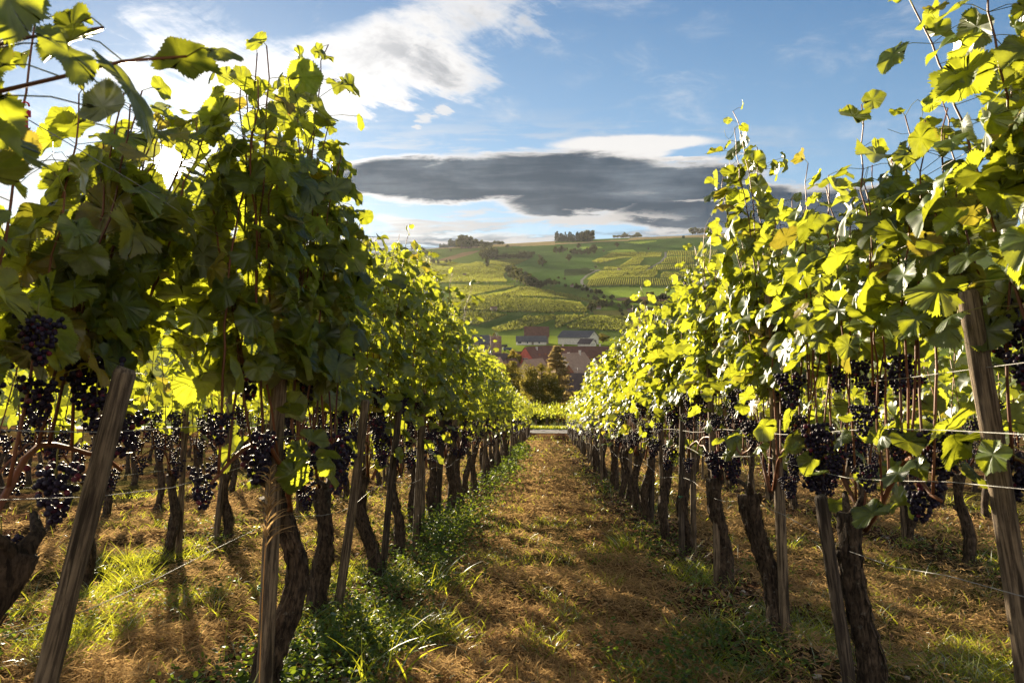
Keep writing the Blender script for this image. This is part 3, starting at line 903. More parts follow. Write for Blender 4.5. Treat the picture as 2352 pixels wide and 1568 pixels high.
CL_NEAR = [cluster_mesh(s, 0).mesh('grape_cluster', [MAT['grape'], MAT['cane']]) for s in range(5)]
CL_MID = [cluster_mesh(s + 20, 1).mesh('grape_cluster', [MAT['grape'], MAT['cane']]) for s in range(4)]

def cluster_spots(r, n, side_bias=0, drop=0.0):
    out = []
    for k in range(n):
        y = (k + .5) / n * 1.1 - .55 + r.normal(0, .03)
        out.append((r.choice([-1, 1]) * abs(r.normal(.05, .05)) + side_bias * .03, y, r.uniform(1.05, 1.44) if r.random() < .75 else r.uniform(.86, 1.08)) if not drop else (r.normal(.06, .08), y, r.uniform(.72, 1.45)))
    return out

def near_vine(seed, x, y, label, group, tseed=None, trunk=None, rz=0, drop=0.0, lift=0.0, **kw):
    r = np.random.default_rng(seed * 31 + 5)
    root = empty('grapevine', (0, 0, 0)); root.matrix_world = frame_at(x, y, rz)
    tag(root, label, 'grapevine', group)
    tm, top = trunk_mesh(tseed or seed, **(trunk or {}))
    tm.build('trunk', MAT['bark'], root)
    fol, can, data = vine_parts(seed, 0, **kw)
    # nothing grows in the line to the sun, so that it shines through a gap
    M = np.array(root.matrix_world); W = data[0] @ M[:3, :3].T + M[:3, 3]
    ctr = W + (unit(data[1]) @ M[:3, :3].T) * (data[3] * .4)[:, None]
    d = ctr - CAMP; t = d @ SUN; off = np.linalg.norm(d - t[:, None] * SUN, axis=1)
    keep = ~((off < .034 + .58 * data[3]) & (t > 0))
    # a hole of the size of the glare right through, ragged
    far_ = np.linalg.norm(d, axis=1)
    keep &= far_ > .62
    finish(fol, data, keep)
    fol.build('foliage', MAT['leaf'], root)
    can.build('canes', MAT['cane'], root)
    for (cx, cyy, cz) in cluster_spots(r, kw.get('shoots', 11) + 1, 0, drop):
        k = r.uniform(.65, 1.2)
        link('grape_cluster', CL_NEAR[r.integers(5)], root, Matrix.Translation((cx, cyy, cz + lift)) @ Matrix.Rotation(r.random() * 6.28, 4, 'Z') @ Matrix.Rotation(r.normal(0, .12), 4, 'X') @ Matrix.Scale(k, 4))
    return root

def proto_vine(seed, lod, **kw):
    """meshes of a vine that is copied along the rows"""
    r = np.random.default_rng(seed)
    tm, _ = trunk_mesh(seed, 8 if lod == 1 else 6, 12 if lod == 1 else 7, flakes=14 if lod == 1 else 0)
    fol, can, data = vine_parts(seed, lod, **kw); finish(fol, data)
    fr = MB()
    if lod == 2:
        for s in cluster_spots(r, 13):
            fr.join(cluster_mesh(int(r.integers(99)), 2), np.array(Matrix.Translation(s)))
    return dict(trunk=tm.mesh('trunk', MAT['bark']), foliage=fol.mesh('foliage', MAT['leaf']), canes=can.mesh('canes', MAT['cane']) if can.n else None,
                fruit=fr.mesh('grapes', [MAT['grape'], MAT['cane']]) if fr.n else None, spots=cluster_spots(r, 11) if lod == 1 else [])

def place_vine(pr, x, y, label, group, r, flip=False):
    root = empty('grapevine', (0, 0, 0)); root.matrix_world = frame_at(x, y, math.pi if flip else 0) @ Matrix.Scale(r.uniform(.94, 1.06), 4)
    tag(root, label, 'grapevine', group)
    link('trunk', pr['trunk'], root); link('foliage', pr['foliage'], root)
    if pr['canes']: link('canes', pr['canes'], root)
    if pr['fruit']: link('grapes', pr['fruit'], root)['kind'] = 'stuff'
    for s in pr['spots']:
        link('grape_cluster', CL_MID[r.integers(4)], root, Matrix.Translation(s) @ Matrix.Rotation(r.random() * 6.28, 4, 'Z'))
    return root

def stake(seed, x, y, h, rad, label, group, lean=(0, 0), sides=12, mat='stake'):
    """lean = sideways shift of the top towards +x and +y, in metres"""
    mb = stake_mesh(seed, h, rad, sides)
    o = mb.build('vine_stake', MAT[mat])
    o.matrix_world = Matrix.Translation((x, y, float(H(x, y)))) @ Matrix.Rotation(math.atan2(lean[0], h), 4, 'Y') @ Matrix.Rotation(-math.atan2(lean[1], h), 4, 'X')
    return tag(o, label, 'stake', group)
LV, RV = 'vines of the row along the left of the grass alley', 'vines of the row along the right of the grass alley'
LS, RS = 'stakes of the row along the left of the grass alley', 'stakes of the row along the right of the grass alley'
left_y = [.30, 1.38, 2.55, 3.75, 4.85, 5.75, 6.65, 7.6, 8.55, 9.55]
right_y = [.45, 1.55, 2.68, 3.62, 4.78, 6.0, 6.9, 7.95, 9.1, 10.1]
LX = {0: dict(canopy=1.70, shoots=8, low=.95, drop=1.0, extra=[(.60, .52, 1.70, .06), (.54, .46, 1.68, .05)]),
      1: dict(canopy=1.93, shoots=12, drop=1.0, low=1.2, thick=.23, rise=.32, extra=[(.0, .72, 2.12, 0), (-.06, .80, 2.22, 0), (.08, .64, 2.10, 0), (.02, .58, 1.98, 0), (-.1, .9, 2.15, 0), (.12, .76, 2.0, 0), (.05, .86, 2.05, 0), (-.15, .70, 2.05, 0), (.10, .50, 2.12, 0), (-.08, .42, 2.1, 0), (.14, .95, 2.2, 0), (.0, 1.0, 2.28, 0)]),
      2: dict(canopy=2.20, shoots=15, rise=-.08, thick=.23, extra=[(.12, -.50, 2.05, 0), (-.12, -.58, 2.1, 0), (-.05, -.48, 2.25, 0), (.02, -.55, 2.32, 0), (.08, -.62, 2.2, .02), (.02, .10, 2.72, 0), (.06, .0, 2.60, .03), (-.02, .25, 2.55, 0)]),
      3: dict(canopy=2.14, shoots=13, rise=-.06, extra=[(.10, -.48, 2.52, .06), (.16, -.40, 2.36, .08), (.04, -.55, 2.45, .03)]),
      4: dict(canopy=2.50, shoots=13), 5: dict(canopy=2.54, extra=[(.2, .1, 2.7, .05)]), 6: dict(canopy=2.56, extra=[(.25, .1, 2.75, .02)]),
      7: dict(canopy=2.52, extra=[(.3, 0, 2.8, 0)]), 8: dict(canopy=2.44, extra=[(.2, .3, 2.7, 0)])}
RX = {0: dict(canopy=2.2, shoots=8, extra=[(-.25, .3, 2.4, .05)]),
      1: dict(low=1.50, lift=.12, canopy=2.24, shoots=17, thick=.23, extra=[(-.12, .15, 2.85, 0), (-.20, .3, 2.62, 0), (-.26, .36, 2.72, .03), (-.05, .0, 2.8, 0)]),
      2: dict(low=1.46, lift=.08, canopy=2.16, shoots=15, extra=[(-.1, -.3, 2.35, 0)]),
      3: dict(canopy=2.15, shoots=14, extra=[(-.04, .12, 2.95, 0), (-.10, .02, 2.80, .04), (.05, .2, 2.75, 0), (-.2, .15, 2.6, 0)]),
      4: dict(canopy=2.32, shoots=12, extra=[(-.15, 0, 2.55, 0)]), 5: dict(canopy=2.36), 6: dict(canopy=2.36, extra=[(-.2, 0, 2.6, 0)])}
LT = {1: dict(rad=.046, lean=(.10, .10), h=.84, bend=.07), 2: dict(rad=.043, lean=(-.04, -.02), h=.86, bend=.09), 3: dict(rad=.046, h=.80)}
RT = {1: dict(rad=.05, lean=(.05, 0), h=.8), 2: dict(rad=.042, lean=(-.06, 0), h=.86, bend=.02), 3: dict(rad=.046, lean=(-.15, 0), h=.80, bend=.03), 4: dict(rad=.044, lean=(-.05, 0), h=.8)}
LB = {1: -1.37, 2: -1.03, 3: -1.28, 4: -1.24}
RB = {1: 1.42, 2: 1.28, 3: 1.25, 4: 1.25}
looks = {('left', 1): 'dark leafy grapevine with a thick leaning mossy trunk beside the big slanting stake', ('left', 2): 'tall grapevine with twisted trunk hugging its stake, the low sun shining through its crown',
         ('right', 1): 'bright grapevine at the picture edge with long shoot waving above the slanting stake', ('right', 2): 'sunlit grapevine with thick scaly trunk beside a dark stake, grapes hanging low',
         ('right', 3): 'sunlit grapevine with the tallest leafy spire and a bent trunk beside a thin tall stake'}
for side, ys, X, EX, TR, BX, grp in (('left', left_y, X_LEFT, LX, LT, LB, LV), ('right', right_y, X_RIGHT, RX, RT, RB, RV)):
    for i, y in enumerate(ys):
        lab = looks.get((side, i)) or '%s grapevine with dark grapes, %s from the camera in the row left of the alley' % ('shady' , ORD[i])
        if side == 'right' and (side, i) not in looks: lab = 'sunlit grapevine with dark grapes, %s from the camera in the row right of the alley' % ORD[i]
        near_vine(100 + i * 3 + (50 if side == 'right' else 0), BX.get(i, X + rng.normal(0, .03)), y, lab, grp, trunk=TR.get(i, dict(rad=rng.uniform(.036, .045), lean=(rng.normal(0, .05), rng.normal(0, .04)))), fine=i < 4, **dict(dict(low=1.24 if side == 'left' else 1.36), **EX.get(i, dict(canopy=2.38))))

# stakes close by: y, x of the foot, height, radius, lean
S_L = [(1.47, -1.25, 1.24, .025, (.30, .06)), (2.44, -1.055, 1.34, .030, (.07, .10)), (3.85, -1.19, 1.26, .028, (.11, .16)), (4.95, -1.20, 1.30, .027, (.11, .18)),
       (6.25, -1.19, 1.45, .036, (.02, .16)), (6.9, -1.28, 1.3, .027, (.03, .15)), (7.7, -1.22, 1.35, .036, (.02, .16)), (8.6, -1.2, 1.4, .04, (.03, .18)), (9.6, -1.25, 1.4, .038, (.0, .16))]
S_R = [(1.95, 1.42, 1.55, .031, (-.20, .12)), (2.64, 1.185, .88, .027, (-.09, .10)), (3.60, 1.245, 1.82, .026, (-.02, .2)), (4.78, 1.20, 1.55, .024, (-.03, .16)),
       (5.92, 1.20, 1.42, .028, (0, .15)), (6.12, 1.34, 1.40, .027, (.0, .15)), (7.0, 1.22, 1.4, .035, (-.02, .17)), (8.0, 1.25, 1.4, .036, (.02, .17)), (9.2, 1.22, 1.5, .038, (.0, .16)), (10.15, 1.26, 1.4, .036, (0, .15))]
sl = ['thick grey wooden stake slanting across the lower left corner of the photo', 'pale split wooden stake with flat cut top beside the twisted vine trunk', 'brown wooden stake leaning against a black vine trunk in the left row']
sr = ['pale round stake slanting at the right edge with its cut top among leaves', 'dark wooden stake leaning on the thick scaly vine trunk', 'thin straight stake reaching up into the leaves beside the bent vine trunk']
for k, (y, x, h, rad, ln) in enumerate(S_L):
    stake(k, x, y, h, rad, sl[k] if k < 3 else 'weathered wooden stake, %s from the camera in the row left of the alley' % ORD[k], LS, ln, mat='dark stake' if k in (3, 6) else 'stake')
for k, (y, x, h, rad, ln) in enumerate(S_R):
    stake(40 + k, x, y, h, rad, sr[k] if k < 3 else 'weathered wooden stake, %s from the camera in the row right of the alley' % ORD[k], RS, ln, mat='dark stake' if k in (1, 4, 7) else 'stake')

# the rest of the rows, from copied vines
P1 = [proto_vine(300 + k, 1, canopy=2.34 + .05 * k, shoots=10, extra=([(.1, .1, 2.7, 0)] if k % 2 else [])) for k in range(5)]
P1B = [proto_vine(320 + k, 1, canopy=2.2, shoots=8, density=.62) for k in range(4)]
P2B = [proto_vine(330 + k, 2, canopy=2.2, shoots=7, density=.7) for k in range(4)]
P2 = [proto_vine(340 + k, 2, canopy=2.36, shoots=9, extra=([(.0, .1, 2.65, 0)] if k % 3 == 0 else [])) for k in range(5)]
SM = [stake_mesh(400 + k, 1.42, .029, 7).mesh('vine_stake', MAT['stake']) for k in range(4)]
def copy_stake(x, y, label, group, r):
    o = bpy.data.objects.new('vine_stake', SM[r.integers(4)]); C.objects.link(o)
    o.matrix_world = frame_at(x, y, r.random() * 6.28, TILT + r.normal(0, .03), r.normal(0, .03)) @ Matrix.Scale(r.uniform(.9, 1.1), 4)
    tag(o, label, 'stake', group)
r = np.random.default_rng(11)
def row(x, y0, y1, y_mid, vlab, slab, vg, sg, step=1.04):
    y = y0
    while y < y1:
        xx = x + r.normal(0, .035) + (.014 * max(0, y - 9) if x == X_RIGHT else 0)
        pr = ((P1B if y < y_mid else P2B)[r.integers(4)] if abs(x) > 2 else (P1 if y < y_mid else P2)[r.integers(5)])
        place_vine(pr, xx, y, vlab, vg, r, r.random() < .5)
        if slab and r.random() < .9: copy_stake(xx + r.normal(0, .06), y + r.uniform(-.14, .14), slab, sg, r)
        y += step * r.uniform(.93, 1.07)
row(X_LEFT, 10.6, 54, 24, 'one of the many alike vines further down the row left of the alley', 'one of the stakes further down the row left of the alley', LV + ', further down', LS + ', further down')
row(X_RIGHT, 11.1, 54, 24, 'one of the many alike vines further down the row right of the alley', 'one of the stakes further down the row right of the alley', RV + ', further down', RS + ', further down')
row(-3.28, 2.6, 34, 12, 'one of the vines of the second row to the left, behind the first', 'one of the stakes of the second row to the left', 'vines of the second row on the left', 'stakes of the second row on the left')
row(3.68, 2.8, 36, 12, 'one of the vines of the second row to the right, behind the first', 'one of the stakes of the second row to the right', 'vines of the second row on the right', 'stakes of the second row on the right')
row(-5.45, 5.2, 34, 5, 'one of the vines of the third row to the left, seen between trunks', None, 'vines of the third row on the left', None)
row(6.05, 5.5, 34, 5, 'one of the vines of the third row to the right, seen between trunks', None, 'vines of the third row on the right', None)

def row_mass(name, spots, label):
    """further rows that read as one mass: spots = x, y, turn"""
    mb = MB(); q = np.random.default_rng(19)
    src = []
    for k in range(3):
        b = MB()
        fol, can, d = vine_parts(360 + k, 2, canopy=2.28, shoots=8); finish(fol, d); b.join(fol, mat=0)
        tm, _ = trunk_mesh(360 + k, 5, 5, flakes=0); b.join(tm, mat=1); src.append(b)
    for x, y, a in spots:
        mb.join(src[q.integers(3)], np.array(frame_at(x + q.normal(0, .05), y + q.normal(0, .05), a + q.choice([0, math.pi]))))
    tag(mb.build(name, [MAT['leaf'], MAT['bark']]), label, 'vineyard', kind='stuff')
row_mass('vine_rows', [(x, y, 0) for x in (-7.7, -9.9, -12.1, 8.4, 10.8, 13.1) for y in np.arange(7, 46, 1.1)], 'further rows of vines of the same slope beyond the third rows')
row_mass('vine_block', [(x, y, math.pi / 2) for y in (63.6, 66, 68.4, 71) for x in np.arange(-13, 14, 1.1)], 'block of vines below the asphalt road at the foot of the alley')

# ------------------------------------------------------------------ trellis wires and what hangs on them
def wire_run(x, h, y0, y1, label, rad=.0011, sag=.012, lean=TILT):
    q = np.random.default_rng(int(h * 1000) + int(x * 10) % 97)
    ys = np.arange(y0, y1, .35)
    z = H0(ys) + h + sag * np.sin(ys * 3.0 + q.random() * 6) + q.normal(0, .004, len(ys))
    p = np.stack([x + .015 * np.sin(ys * 2.2 + q.random() * 6), ys + h * math.sin(lean), z], 1)
    mb = MB(); mb.add(*tube(p, rad, 5, cap=False))
    return tag(mb.build('trellis_wire', MAT['metal']), label, 'wire', 'trellis wires')
for side, x in (('left', X_LEFT), ('right', X_RIGHT)):
    for h, word, dx, sag in ((.70, 'lowest', .05, .035), (.97, 'second lowest', .03, .025), (1.13, 'middle', .045, .012), (1.32, 'grape height', -.04, .012), (1.78, 'upper', .10, .006), (1.98, 'topmost', .08, .006)):
        wire_run(x + (dx if side == 'left' else (-dx if h < 1.4 else dx * .6)), h, -.5, 40, 'thin %s trellis wire along the vine row %s of the alley' % (word, side), .0012, sag)
for side, x in (('left', -3.28), ('right', 3.68)):
    for h, word in ((.75, 'lower'), (1.1, 'upper')):
        wire_run(x, h, 1, 30, 'thin %s trellis wire of the second vine row on the %s' % (word, side), .0013, .015)
# ------------------------------------------------------------------ what covers the ground near the camera
def scatter(r, n, y0, y1, p=1.25, xm=6.2):
    """points on the slope, thinning with the distance"""
    u = r.random(n)
    y = (y0 ** (1 - p) + u * (y1 ** (1 - p) - y0 ** (1 - p))) ** (1 / (1 - p))
    x = (r.random(n) * 2 - 1) * np.minimum(xm, .86 * y + .35)
    return x, y
def row_dist(x):
    rows = np.array([-7.7, -5.45, -3.28, -1.21, 1.235, 3.68, 6.05, 8.4])
    return np.abs(np.asarray(x)[:, None] - rows[None]).min(1)

def ribbons(mb, base, d1, d2, length, width, r, seg=3, rnd=None):
    """curved narrow blades: base point, first and last direction"""
    n = len(base); t = np.linspace(0, 1, seg + 1)
    d1, d2 = unit(d1), unit(d2)
    P = [base]; step = length[:, None] / seg
    for i in range(seg):
        k = (i + .5) / seg
        P.append(P[-1] + unit(d1 * (1 - k) + d2 * k) * step)
    P = np.stack(P, 1)
    side = np.cross(d1, r.normal(0, 1, (n, 3))); side = unit(side)
    w = width[:, None] * np.interp(t, [0, .5, 1], [.8, 1, .12])[None]
    v = np.stack([P - side[:, None] * w[..., None] / 2, P + side[:, None] * w[..., None] / 2], 2)
    m = (seg + 1) * 2; off = (np.arange(n) * m)[:, None]
    q = np.concatenate([off + np.array([[2 * i, 2 * i + 1, 2 * i + 3, 2 * i + 2]]) for i in range(seg)], 0)
    a = np.zeros((n, m, 3)); a[..., 2] = (r.random((n, 1)) if rnd is None else rnd[:, None]); a[..., 1] = np.repeat(t, 2)[None]
    mb.add(v.reshape(-1, 3), q, a.reshape(-1, 3))

def lying_hay():
    r = np.random.default_rng(3); mb = MB()
    x, y = scatter(r, 520000, 1.9, 40, 1.45)
    rd = row_dist(x)
    dens = sstep(.20, .55, rd + .12 * fbm(x / .5, y / .5, 50, 2)) * (.35 + 1.0 * sstep(-.35, .3, fbm(x / .55, y / .45, 41, 4)))
    dens = dens * (1 - .6 * sstep(.15, .6, fbm(x / 1.7, y / 2.6, 44, 3)))
    dens = np.maximum(dens, .16)
    k = r.random(len(x)) < dens; x, y = x[k], y[k]; n = len(x)
    heap = np.clip(fbm(x / .42, y / .30, 52, 3) + .22, 0, 1) * .11
    z = H(x, y) + r.random(n) * (.012 + heap)
    az = r.random(n) * 6.28 + fbm(x / .8, y / .8, 61, 2) * 2
    e1, e2 = r.normal(.28, .5, n), r.normal(-.2, .55, n)
    az2 = az + r.normal(0, .9, n)
    d1 = np.stack([np.cos(az), np.sin(az), e1], 1); d2 = np.stack([np.cos(az2), np.sin(az2), e2], 1)
    far = np.maximum(1, y / 4.5)
    ribbons(mb, np.stack([x, y, z], 1), d1, d2, r.uniform(.02, .085, n) * far ** .5, r.uniform(.0018, .0062, n) * far ** .95, r, 2)
    tag(mb.build('dry_grass', MAT['straw']), 'mown dry grass lying over the alleys between the vines', 'dry grass', kind='stuff')

def green_grass():
    r = np.random.default_rng(4); mb = MB()
    x, y = scatter(r, 210000, 1.8, 50, 1.4, 7)
    rd = row_dist(x)
    g = fbm(x / .38, y / .45, 71, 3) + .55 * fbm(x / 1.7, y / 2.6, 44, 3) + .02 * (np.abs(x) > 1.5) + .14 * np.exp(-((np.abs(x) - .8) / .25) ** 2)
    k = r.random(len(x)) < sstep(.10, .55, g) + .035
    x, y = x[k], y[k]; n = len(x)
    az = r.random(n) * 6.28
    tall = r.uniform(.045, .16, n) * (1 + .6 * (r.random(n) < .12)) * (.75 + .5 * sstep(0, .6, fbm(x / .6, y / .6, 73, 2)))
    d1 = np.stack([np.cos(az) * .45, np.sin(az) * .45, np.ones(n)], 1); d2 = np.stack([np.cos(az) * 1.1, np.sin(az) * 1.1, r.uniform(-.3, 1, n)], 1)
    far = np.maximum(1, y / 5)
    ribbons(mb, np.stack([x, y, H(x, y) - .005], 1), d1, d2, tall * far ** .1, r.uniform(.003, .0058, n) * far ** .8, r, 3, r.random(n) * .9)
    # verge beyond the road
    m = 9000; x = r.uniform(-14, 14, m); y = r.uniform(59.2, 62.8, m)
    az = r.random(m) * 6.28
    d = np.stack([np.cos(az) * .4, np.sin(az) * .4, np.ones(m)], 1)
    ribbons(mb, np.stack([x, y, H(x, y)], 1), d, d + (0, 0, -.5), r.uniform(.1, .25, m), r.uniform(.03, .06, m), r, 2)
    tag(mb.build('grass', MAT['grass']), 'green grass tufts growing between the rows of vines', 'grass', kind='stuff')

def weeds():
    r = np.random.default_rng(5); mb = MB()
    # a leafy fringe at the foot of the left row, patches elsewhere
    n1 = 1300
    y1 = 2.3 * (30 / 2.3) ** (r.random(n1) ** 1.15); x1 = -1.0 + r.normal(0, .20, n1) + .10 * fbm(y1 / .9, y1 * 0, 81, 2)
    y2 = 3 * (16 / 3) ** r.random(160); x2 = 1.05 + r.normal(0, .22, 160)
    x3, y3 = scatter(r, 2600, 2.4, 16, 1.3, 5.5)
    k = fbm(x3 / .9, y3 / 1.1, 82, 3) > .24; x3, y3 = x3[k], y3[k]
    X, Y = np.concatenate([x1, x2, x3]), np.concatenate([y1, y2, y3])
    S = np.concatenate([r.uniform(.6, 1.5, n1) * (.55 + .8 * sstep(-.3, .5, fbm(y1 / 1.3, y1 * 0 + 3, 83, 2))), r.uniform(.3, .7, 160), r.uniform(.3, .7, len(x3))])
    pos, mid, nrm, size = [], [], [], []
    Z = H(X, Y)
    for x, y, z, s in zip(X, Y, Z, S):
        m = 9 if y > 8 else 15
        hgt = r.random(m) * .20 * s; az = r.random(m) * 6.28; rad = .03 + r.random(m) * .085 * s
        p = np.stack([x + np.cos(az) * rad, y + np.sin(az) * rad, z + hgt + .01], 1)
        pos.append(p); mid.append(np.stack([np.cos(az), np.sin(az), r.normal(.15, .4, m)], 1)); nrm.append(np.stack([np.cos(az) * -.3, np.sin(az) * -.3, np.ones(m)], 1) + r.normal(0, .35, (m, 3)))
        size.append(r.uniform(.014, .036, m) * (1 + .4 * (s - .7)) * max(1, y / 9))
    oval = np.array([(0, 0), (.20, .18), (.30, .45), (.20, .78), (0, 1), (-.20, .78), (-.30, .45), (-.20, .18)])
    fan = np.array([(0, 1, 2), (0, 2, 3), (0, 3, 4), (0, 4, 5), (0, 5, 6), (0, 6, 7)])
    leaves(mb, *(np.concatenate(q) for q in (pos, mid, nrm, size)), [(oval, [fan])], r)
    tag(mb.build('ground_cover', MAT['weed']), 'low leafy weeds along the foot of the vine rows', 'weeds', kind='stuff')
    # dead leaves and bark crumbs on the dark earth under the rows
    n = 9000; lb = MB()
    y = 2 * (26 / 2) ** r.random(n); x = r.choice([-3.28, -1.21, 1.235, 1.235, 3.68], n) + r.normal(0, .26, n)
    az = r.random(n) * 6.28
    leaves(lb, np.stack([x, y, H(x, y) + r.random(n) * .015], 1), np.stack([np.cos(az), np.sin(az), r.normal(0, .25, n)], 1), np.stack([r.normal(0, .4, n), r.normal(0, .4, n), np.ones(n)], 1), r.uniform(.012, .05, n) * np.maximum(1, y / 9), LEAF_TINY, r)
    m, nt, b = material('dead leaf'); _, u, v, q = attr3(nt)
    wire(nt, mix(nt, q, (.06, .03, .018), (.22, .13, .075)), b.inputs['Base Color']); b.inputs['Roughness'].default_value = .85
    tag(lb.build('leaf_litter', m), 'dead leaves and bark crumbs under the vine rows', 'leaf litter', kind='stuff')
def stones():
    r = np.random.default_rng(6); mb = MB(); v0, f0 = ICO[1]
    x, y = scatter(r, 420, 2.2, 18, 1.5, 5)
    rd = row_dist(x); k = (rd < .55) | (r.random(len(x)) < .18); x, y = x[k], y[k]
    for a, b in zip(x, y):
        s = r.uniform(.006, .022) * np.array((r.uniform(.8, 1.4), r.uniform(.8, 1.4), r.uniform(.4, .8)))
        mb.add((v0 * (1 + r.normal(0, .12, (len(v0), 1)))) * s + (a, b, float(H(a, b)) + s[2] * .4), f0, (0, 0, r.random()))
    tag(mb.build('pebbles', plain('limestone pebbles', (.34, .30, .25), .35, 30, .9), smooth=False), 'small pale stones scattered on the earth under the rows', 'pebbles', kind='stuff')
lying_hay(); green_grass(); weeds(); stones()

def single_blades(px, py, y, label, n, tall, width, mat, seed, spread=.05, lean=(.3, -.2)):
    d = ray(px, py); P = CAMP + d * (y / d[1]); x = P[0]
    r = np.random.default_rng(seed); mb = MB()
    b = np.stack([x + r.normal(0, spread, n), y + r.normal(0, spread, n), np.zeros(n)], 1); b[:, 2] = H(b[:, 0], b[:, 1])
    az = r.random(n) * 6.28
    d1 = np.stack([np.cos(az) * .3 + lean[0] * .4, np.sin(az) * .3 + lean[1] * .4, np.ones(n)], 1); d2 = np.stack([np.cos(az) * .7 + lean[0] * 2, np.sin(az) * .7 + lean[1] * 2, np.full(n, .3)], 1)
    ribbons(mb, b, d1, d2, r.uniform(.6, 1, n) * tall, np.full(n, width), r, 7)
    return tag(mb.build('grass_tuft', mat), label, 'grass tuft', 'tall grass tufts')
single_blades(430, 1540, 1.62, 'broad bright green grass blades rising at the lower edge left of the split stake', 6, .62, .016, MAT['grass'], 3, .05, (.35, .1))
single_blades(300, 1540, 1.75, 'dry straw coloured grass stem with blunt tip left of the broad green blades', 4, .42, .010, MAT['straw'], 5, .03, (.3, .2))
single_blades(880, 1500, 2.9, 'loose tuft of long green blades at the right foot of the left row', 26, .42, .008, MAT['grass'], 7, .10, (.2, 0))
single_blades(1440, 1230, 6.3, 'small bright tuft of grass under the right row of vines', 40, .40, .010, MAT['grass'], 9, .07, (0, 0))
single_blades(1010, 1330, 4.6, 'tuft of grass at the foot of the left row, leaning over the alley', 30, .34, .008, MAT['grass'], 11, .10, (.3, -.1))

def seed_head():
    """a dry grass panicle in front of the split stake"""
    r = np.random.default_rng(8)
    y = 2.2; x = (CAMP + ray(585, 1300) * (y / ray(585, 1300)[1]))[0]; z0 = float(H(x, y))
    root = empty('grass_panicle', (x, y, z0)); tag(root, 'dry feathery grass panicle in front of the pale split stake', 'grass panicle')
    t = np.linspace(0, 1, 14)[:, None]
    p = np.concatenate([.03 * t + .02 * t ** 3, .02 * t, 1.0 * t], 1)
    st = MB(); st.add(*tube(p, np.linspace(.0022, .001, 14), 5), attr=(0, 0, .5)); st.build('stem', MAT['straw'], root)
    hd = MB(); b, d1, d2, l = [], [], [], []
    for k in range(70):
        q = r.uniform(.72, 1.0); a = r.random() * 6.28; b.append(np.array([np.interp(q, t[:, 0], p[:, 0]), np.interp(q, t[:, 0], p[:, 1]), q]))
        d1.append((math.cos(a) * .5, math.sin(a) * .5, 1)); d2.append((math.cos(a) * 1.2, math.sin(a) * 1.2, -.2)); l.append((1.04 - q) * r.uniform(.25, .5) + .02)
    ribbons(hd, np.array(b), np.array(d1), np.array(d2), np.array(l), np.full(70, .005), r, 4)
    hd.build('seed_head', MAT['straw'], root)
seed_head()

def red_clip():
    d = ray(58, 262); P = CAMP + d * (1.62 / d[1])
    x = X_LEFT + .10; P = CAMP + d * (x / d[0])
    m = plain('red plastic', (.55, .02, .03), .1, 20, .35)
    root = empty('wire_clip', tuple(P)); tag(root, 'small red plastic clip hanging on the upper wires at the left edge', 'clip')
    mb = MB(); mb.add(*box(-.004, .004, -.003, .003, -.034, -.004)); mb.add(*box(-.009, .009, -.005, .005, -.006, .008)); mb.build('body', m, root, smooth=False)
    h = MB(); a = np.linspace(0, 5.2, 12); h.add(*tube(np.stack([np.cos(a) * .009, 0 * a, .016 + np.sin(a) * .009], 1), .0022, 5)); h.build('hook', m, root)
red_clip()

def twine(x, y, h, rad, label):
    m = MAT.setdefault('twine', plain('green twine', (.02, .22, .11), .2, 40, .6))
    a = np.linspace(0, 19, 60); mb = MB()
    mb.add(*tube(np.stack([np.cos(a) * rad, np.sin(a) * rad * .8, a * .0012 + .004 * np.sin(a * .7)], 1), .0022, 4, cap=False))
    o = mb.build('twine_tie', m); o.location = (x, y, float(H(x, y)) + h); tag(o, label, 'twine', 'green ties')
twine(-1.035, 2.475, .48, .034, 'green twine tied round the twisted trunk and the split stake')
twine(1.20, 5.98, .52, .033, 'green twine tied round the paired stakes in the right row')
# ------------------------------------------------------------------ trees
def crown(seed, w, h, nblob, nleaf, leaf, shape='round', zlow=.0):
    """leaf clumps spread through an uneven crown; z from 0 at its foot to h"""
    r = np.random.default_rng(seed); mb = MB(); pos, out = [], []
    cz = h * .52
    for k in range(nblob):
        d = unit(r.normal(0, 1, 3)); q = r.random() ** .38
        if shape == 'cone':
            t = (k + r.random()) / nblob; a = r.random() * 6.28; rr = w / 2 * (1 - t) ** .9 * r.uniform(.35, 1)
            c = np.array([math.cos(a) * rr, math.sin(a) * rr, h * (.06 + .94 * t)]); br = np.array([.28, .28, .10]) * w * (1 - t * .75) * r.uniform(.6, 1.1)
        elif shape == 'column':
            t = (k + r.random()) / nblob; a = r.random() * 6.28; rr = w / 2 * .45 * math.sin(math.pi * min(1, .12 + t * .9))
            c = np.array([math.cos(a) * rr, math.sin(a) * rr, h * t * .97]); br = np.array([.3, .3, .35]) * w * r.uniform(.7, 1)
        else:
            c = d * q * np.array([w / 2, w / 2, h * .46]) * r.uniform(.72, 1.0) + (0, 0, cz)
            br = np.array([1, 1, .75]) * w * r.uniform(.08, .20)
        m = nleaf // nblob
        e = unit(r.normal(0, 1, (m, 3))); s = r.random((m, 1)) ** .4
        pos.append(c + e * s * br); out.append(e + np.array([0, 0, .35]))
    pos, out = np.concatenate(pos), np.concatenate(out)
    pos[:, 2] = np.maximum(pos[:, 2], zlow)
    n = len(pos)
    leaves(mb, pos, r.normal(0, 1, (n, 3)) + (0, 0, -.3), unit(out) + r.normal(0, .45, (n, 3)), r.uniform(.65, 1.35, n) * leaf, LEAF_TINY, r, flat=.6)
    return mb

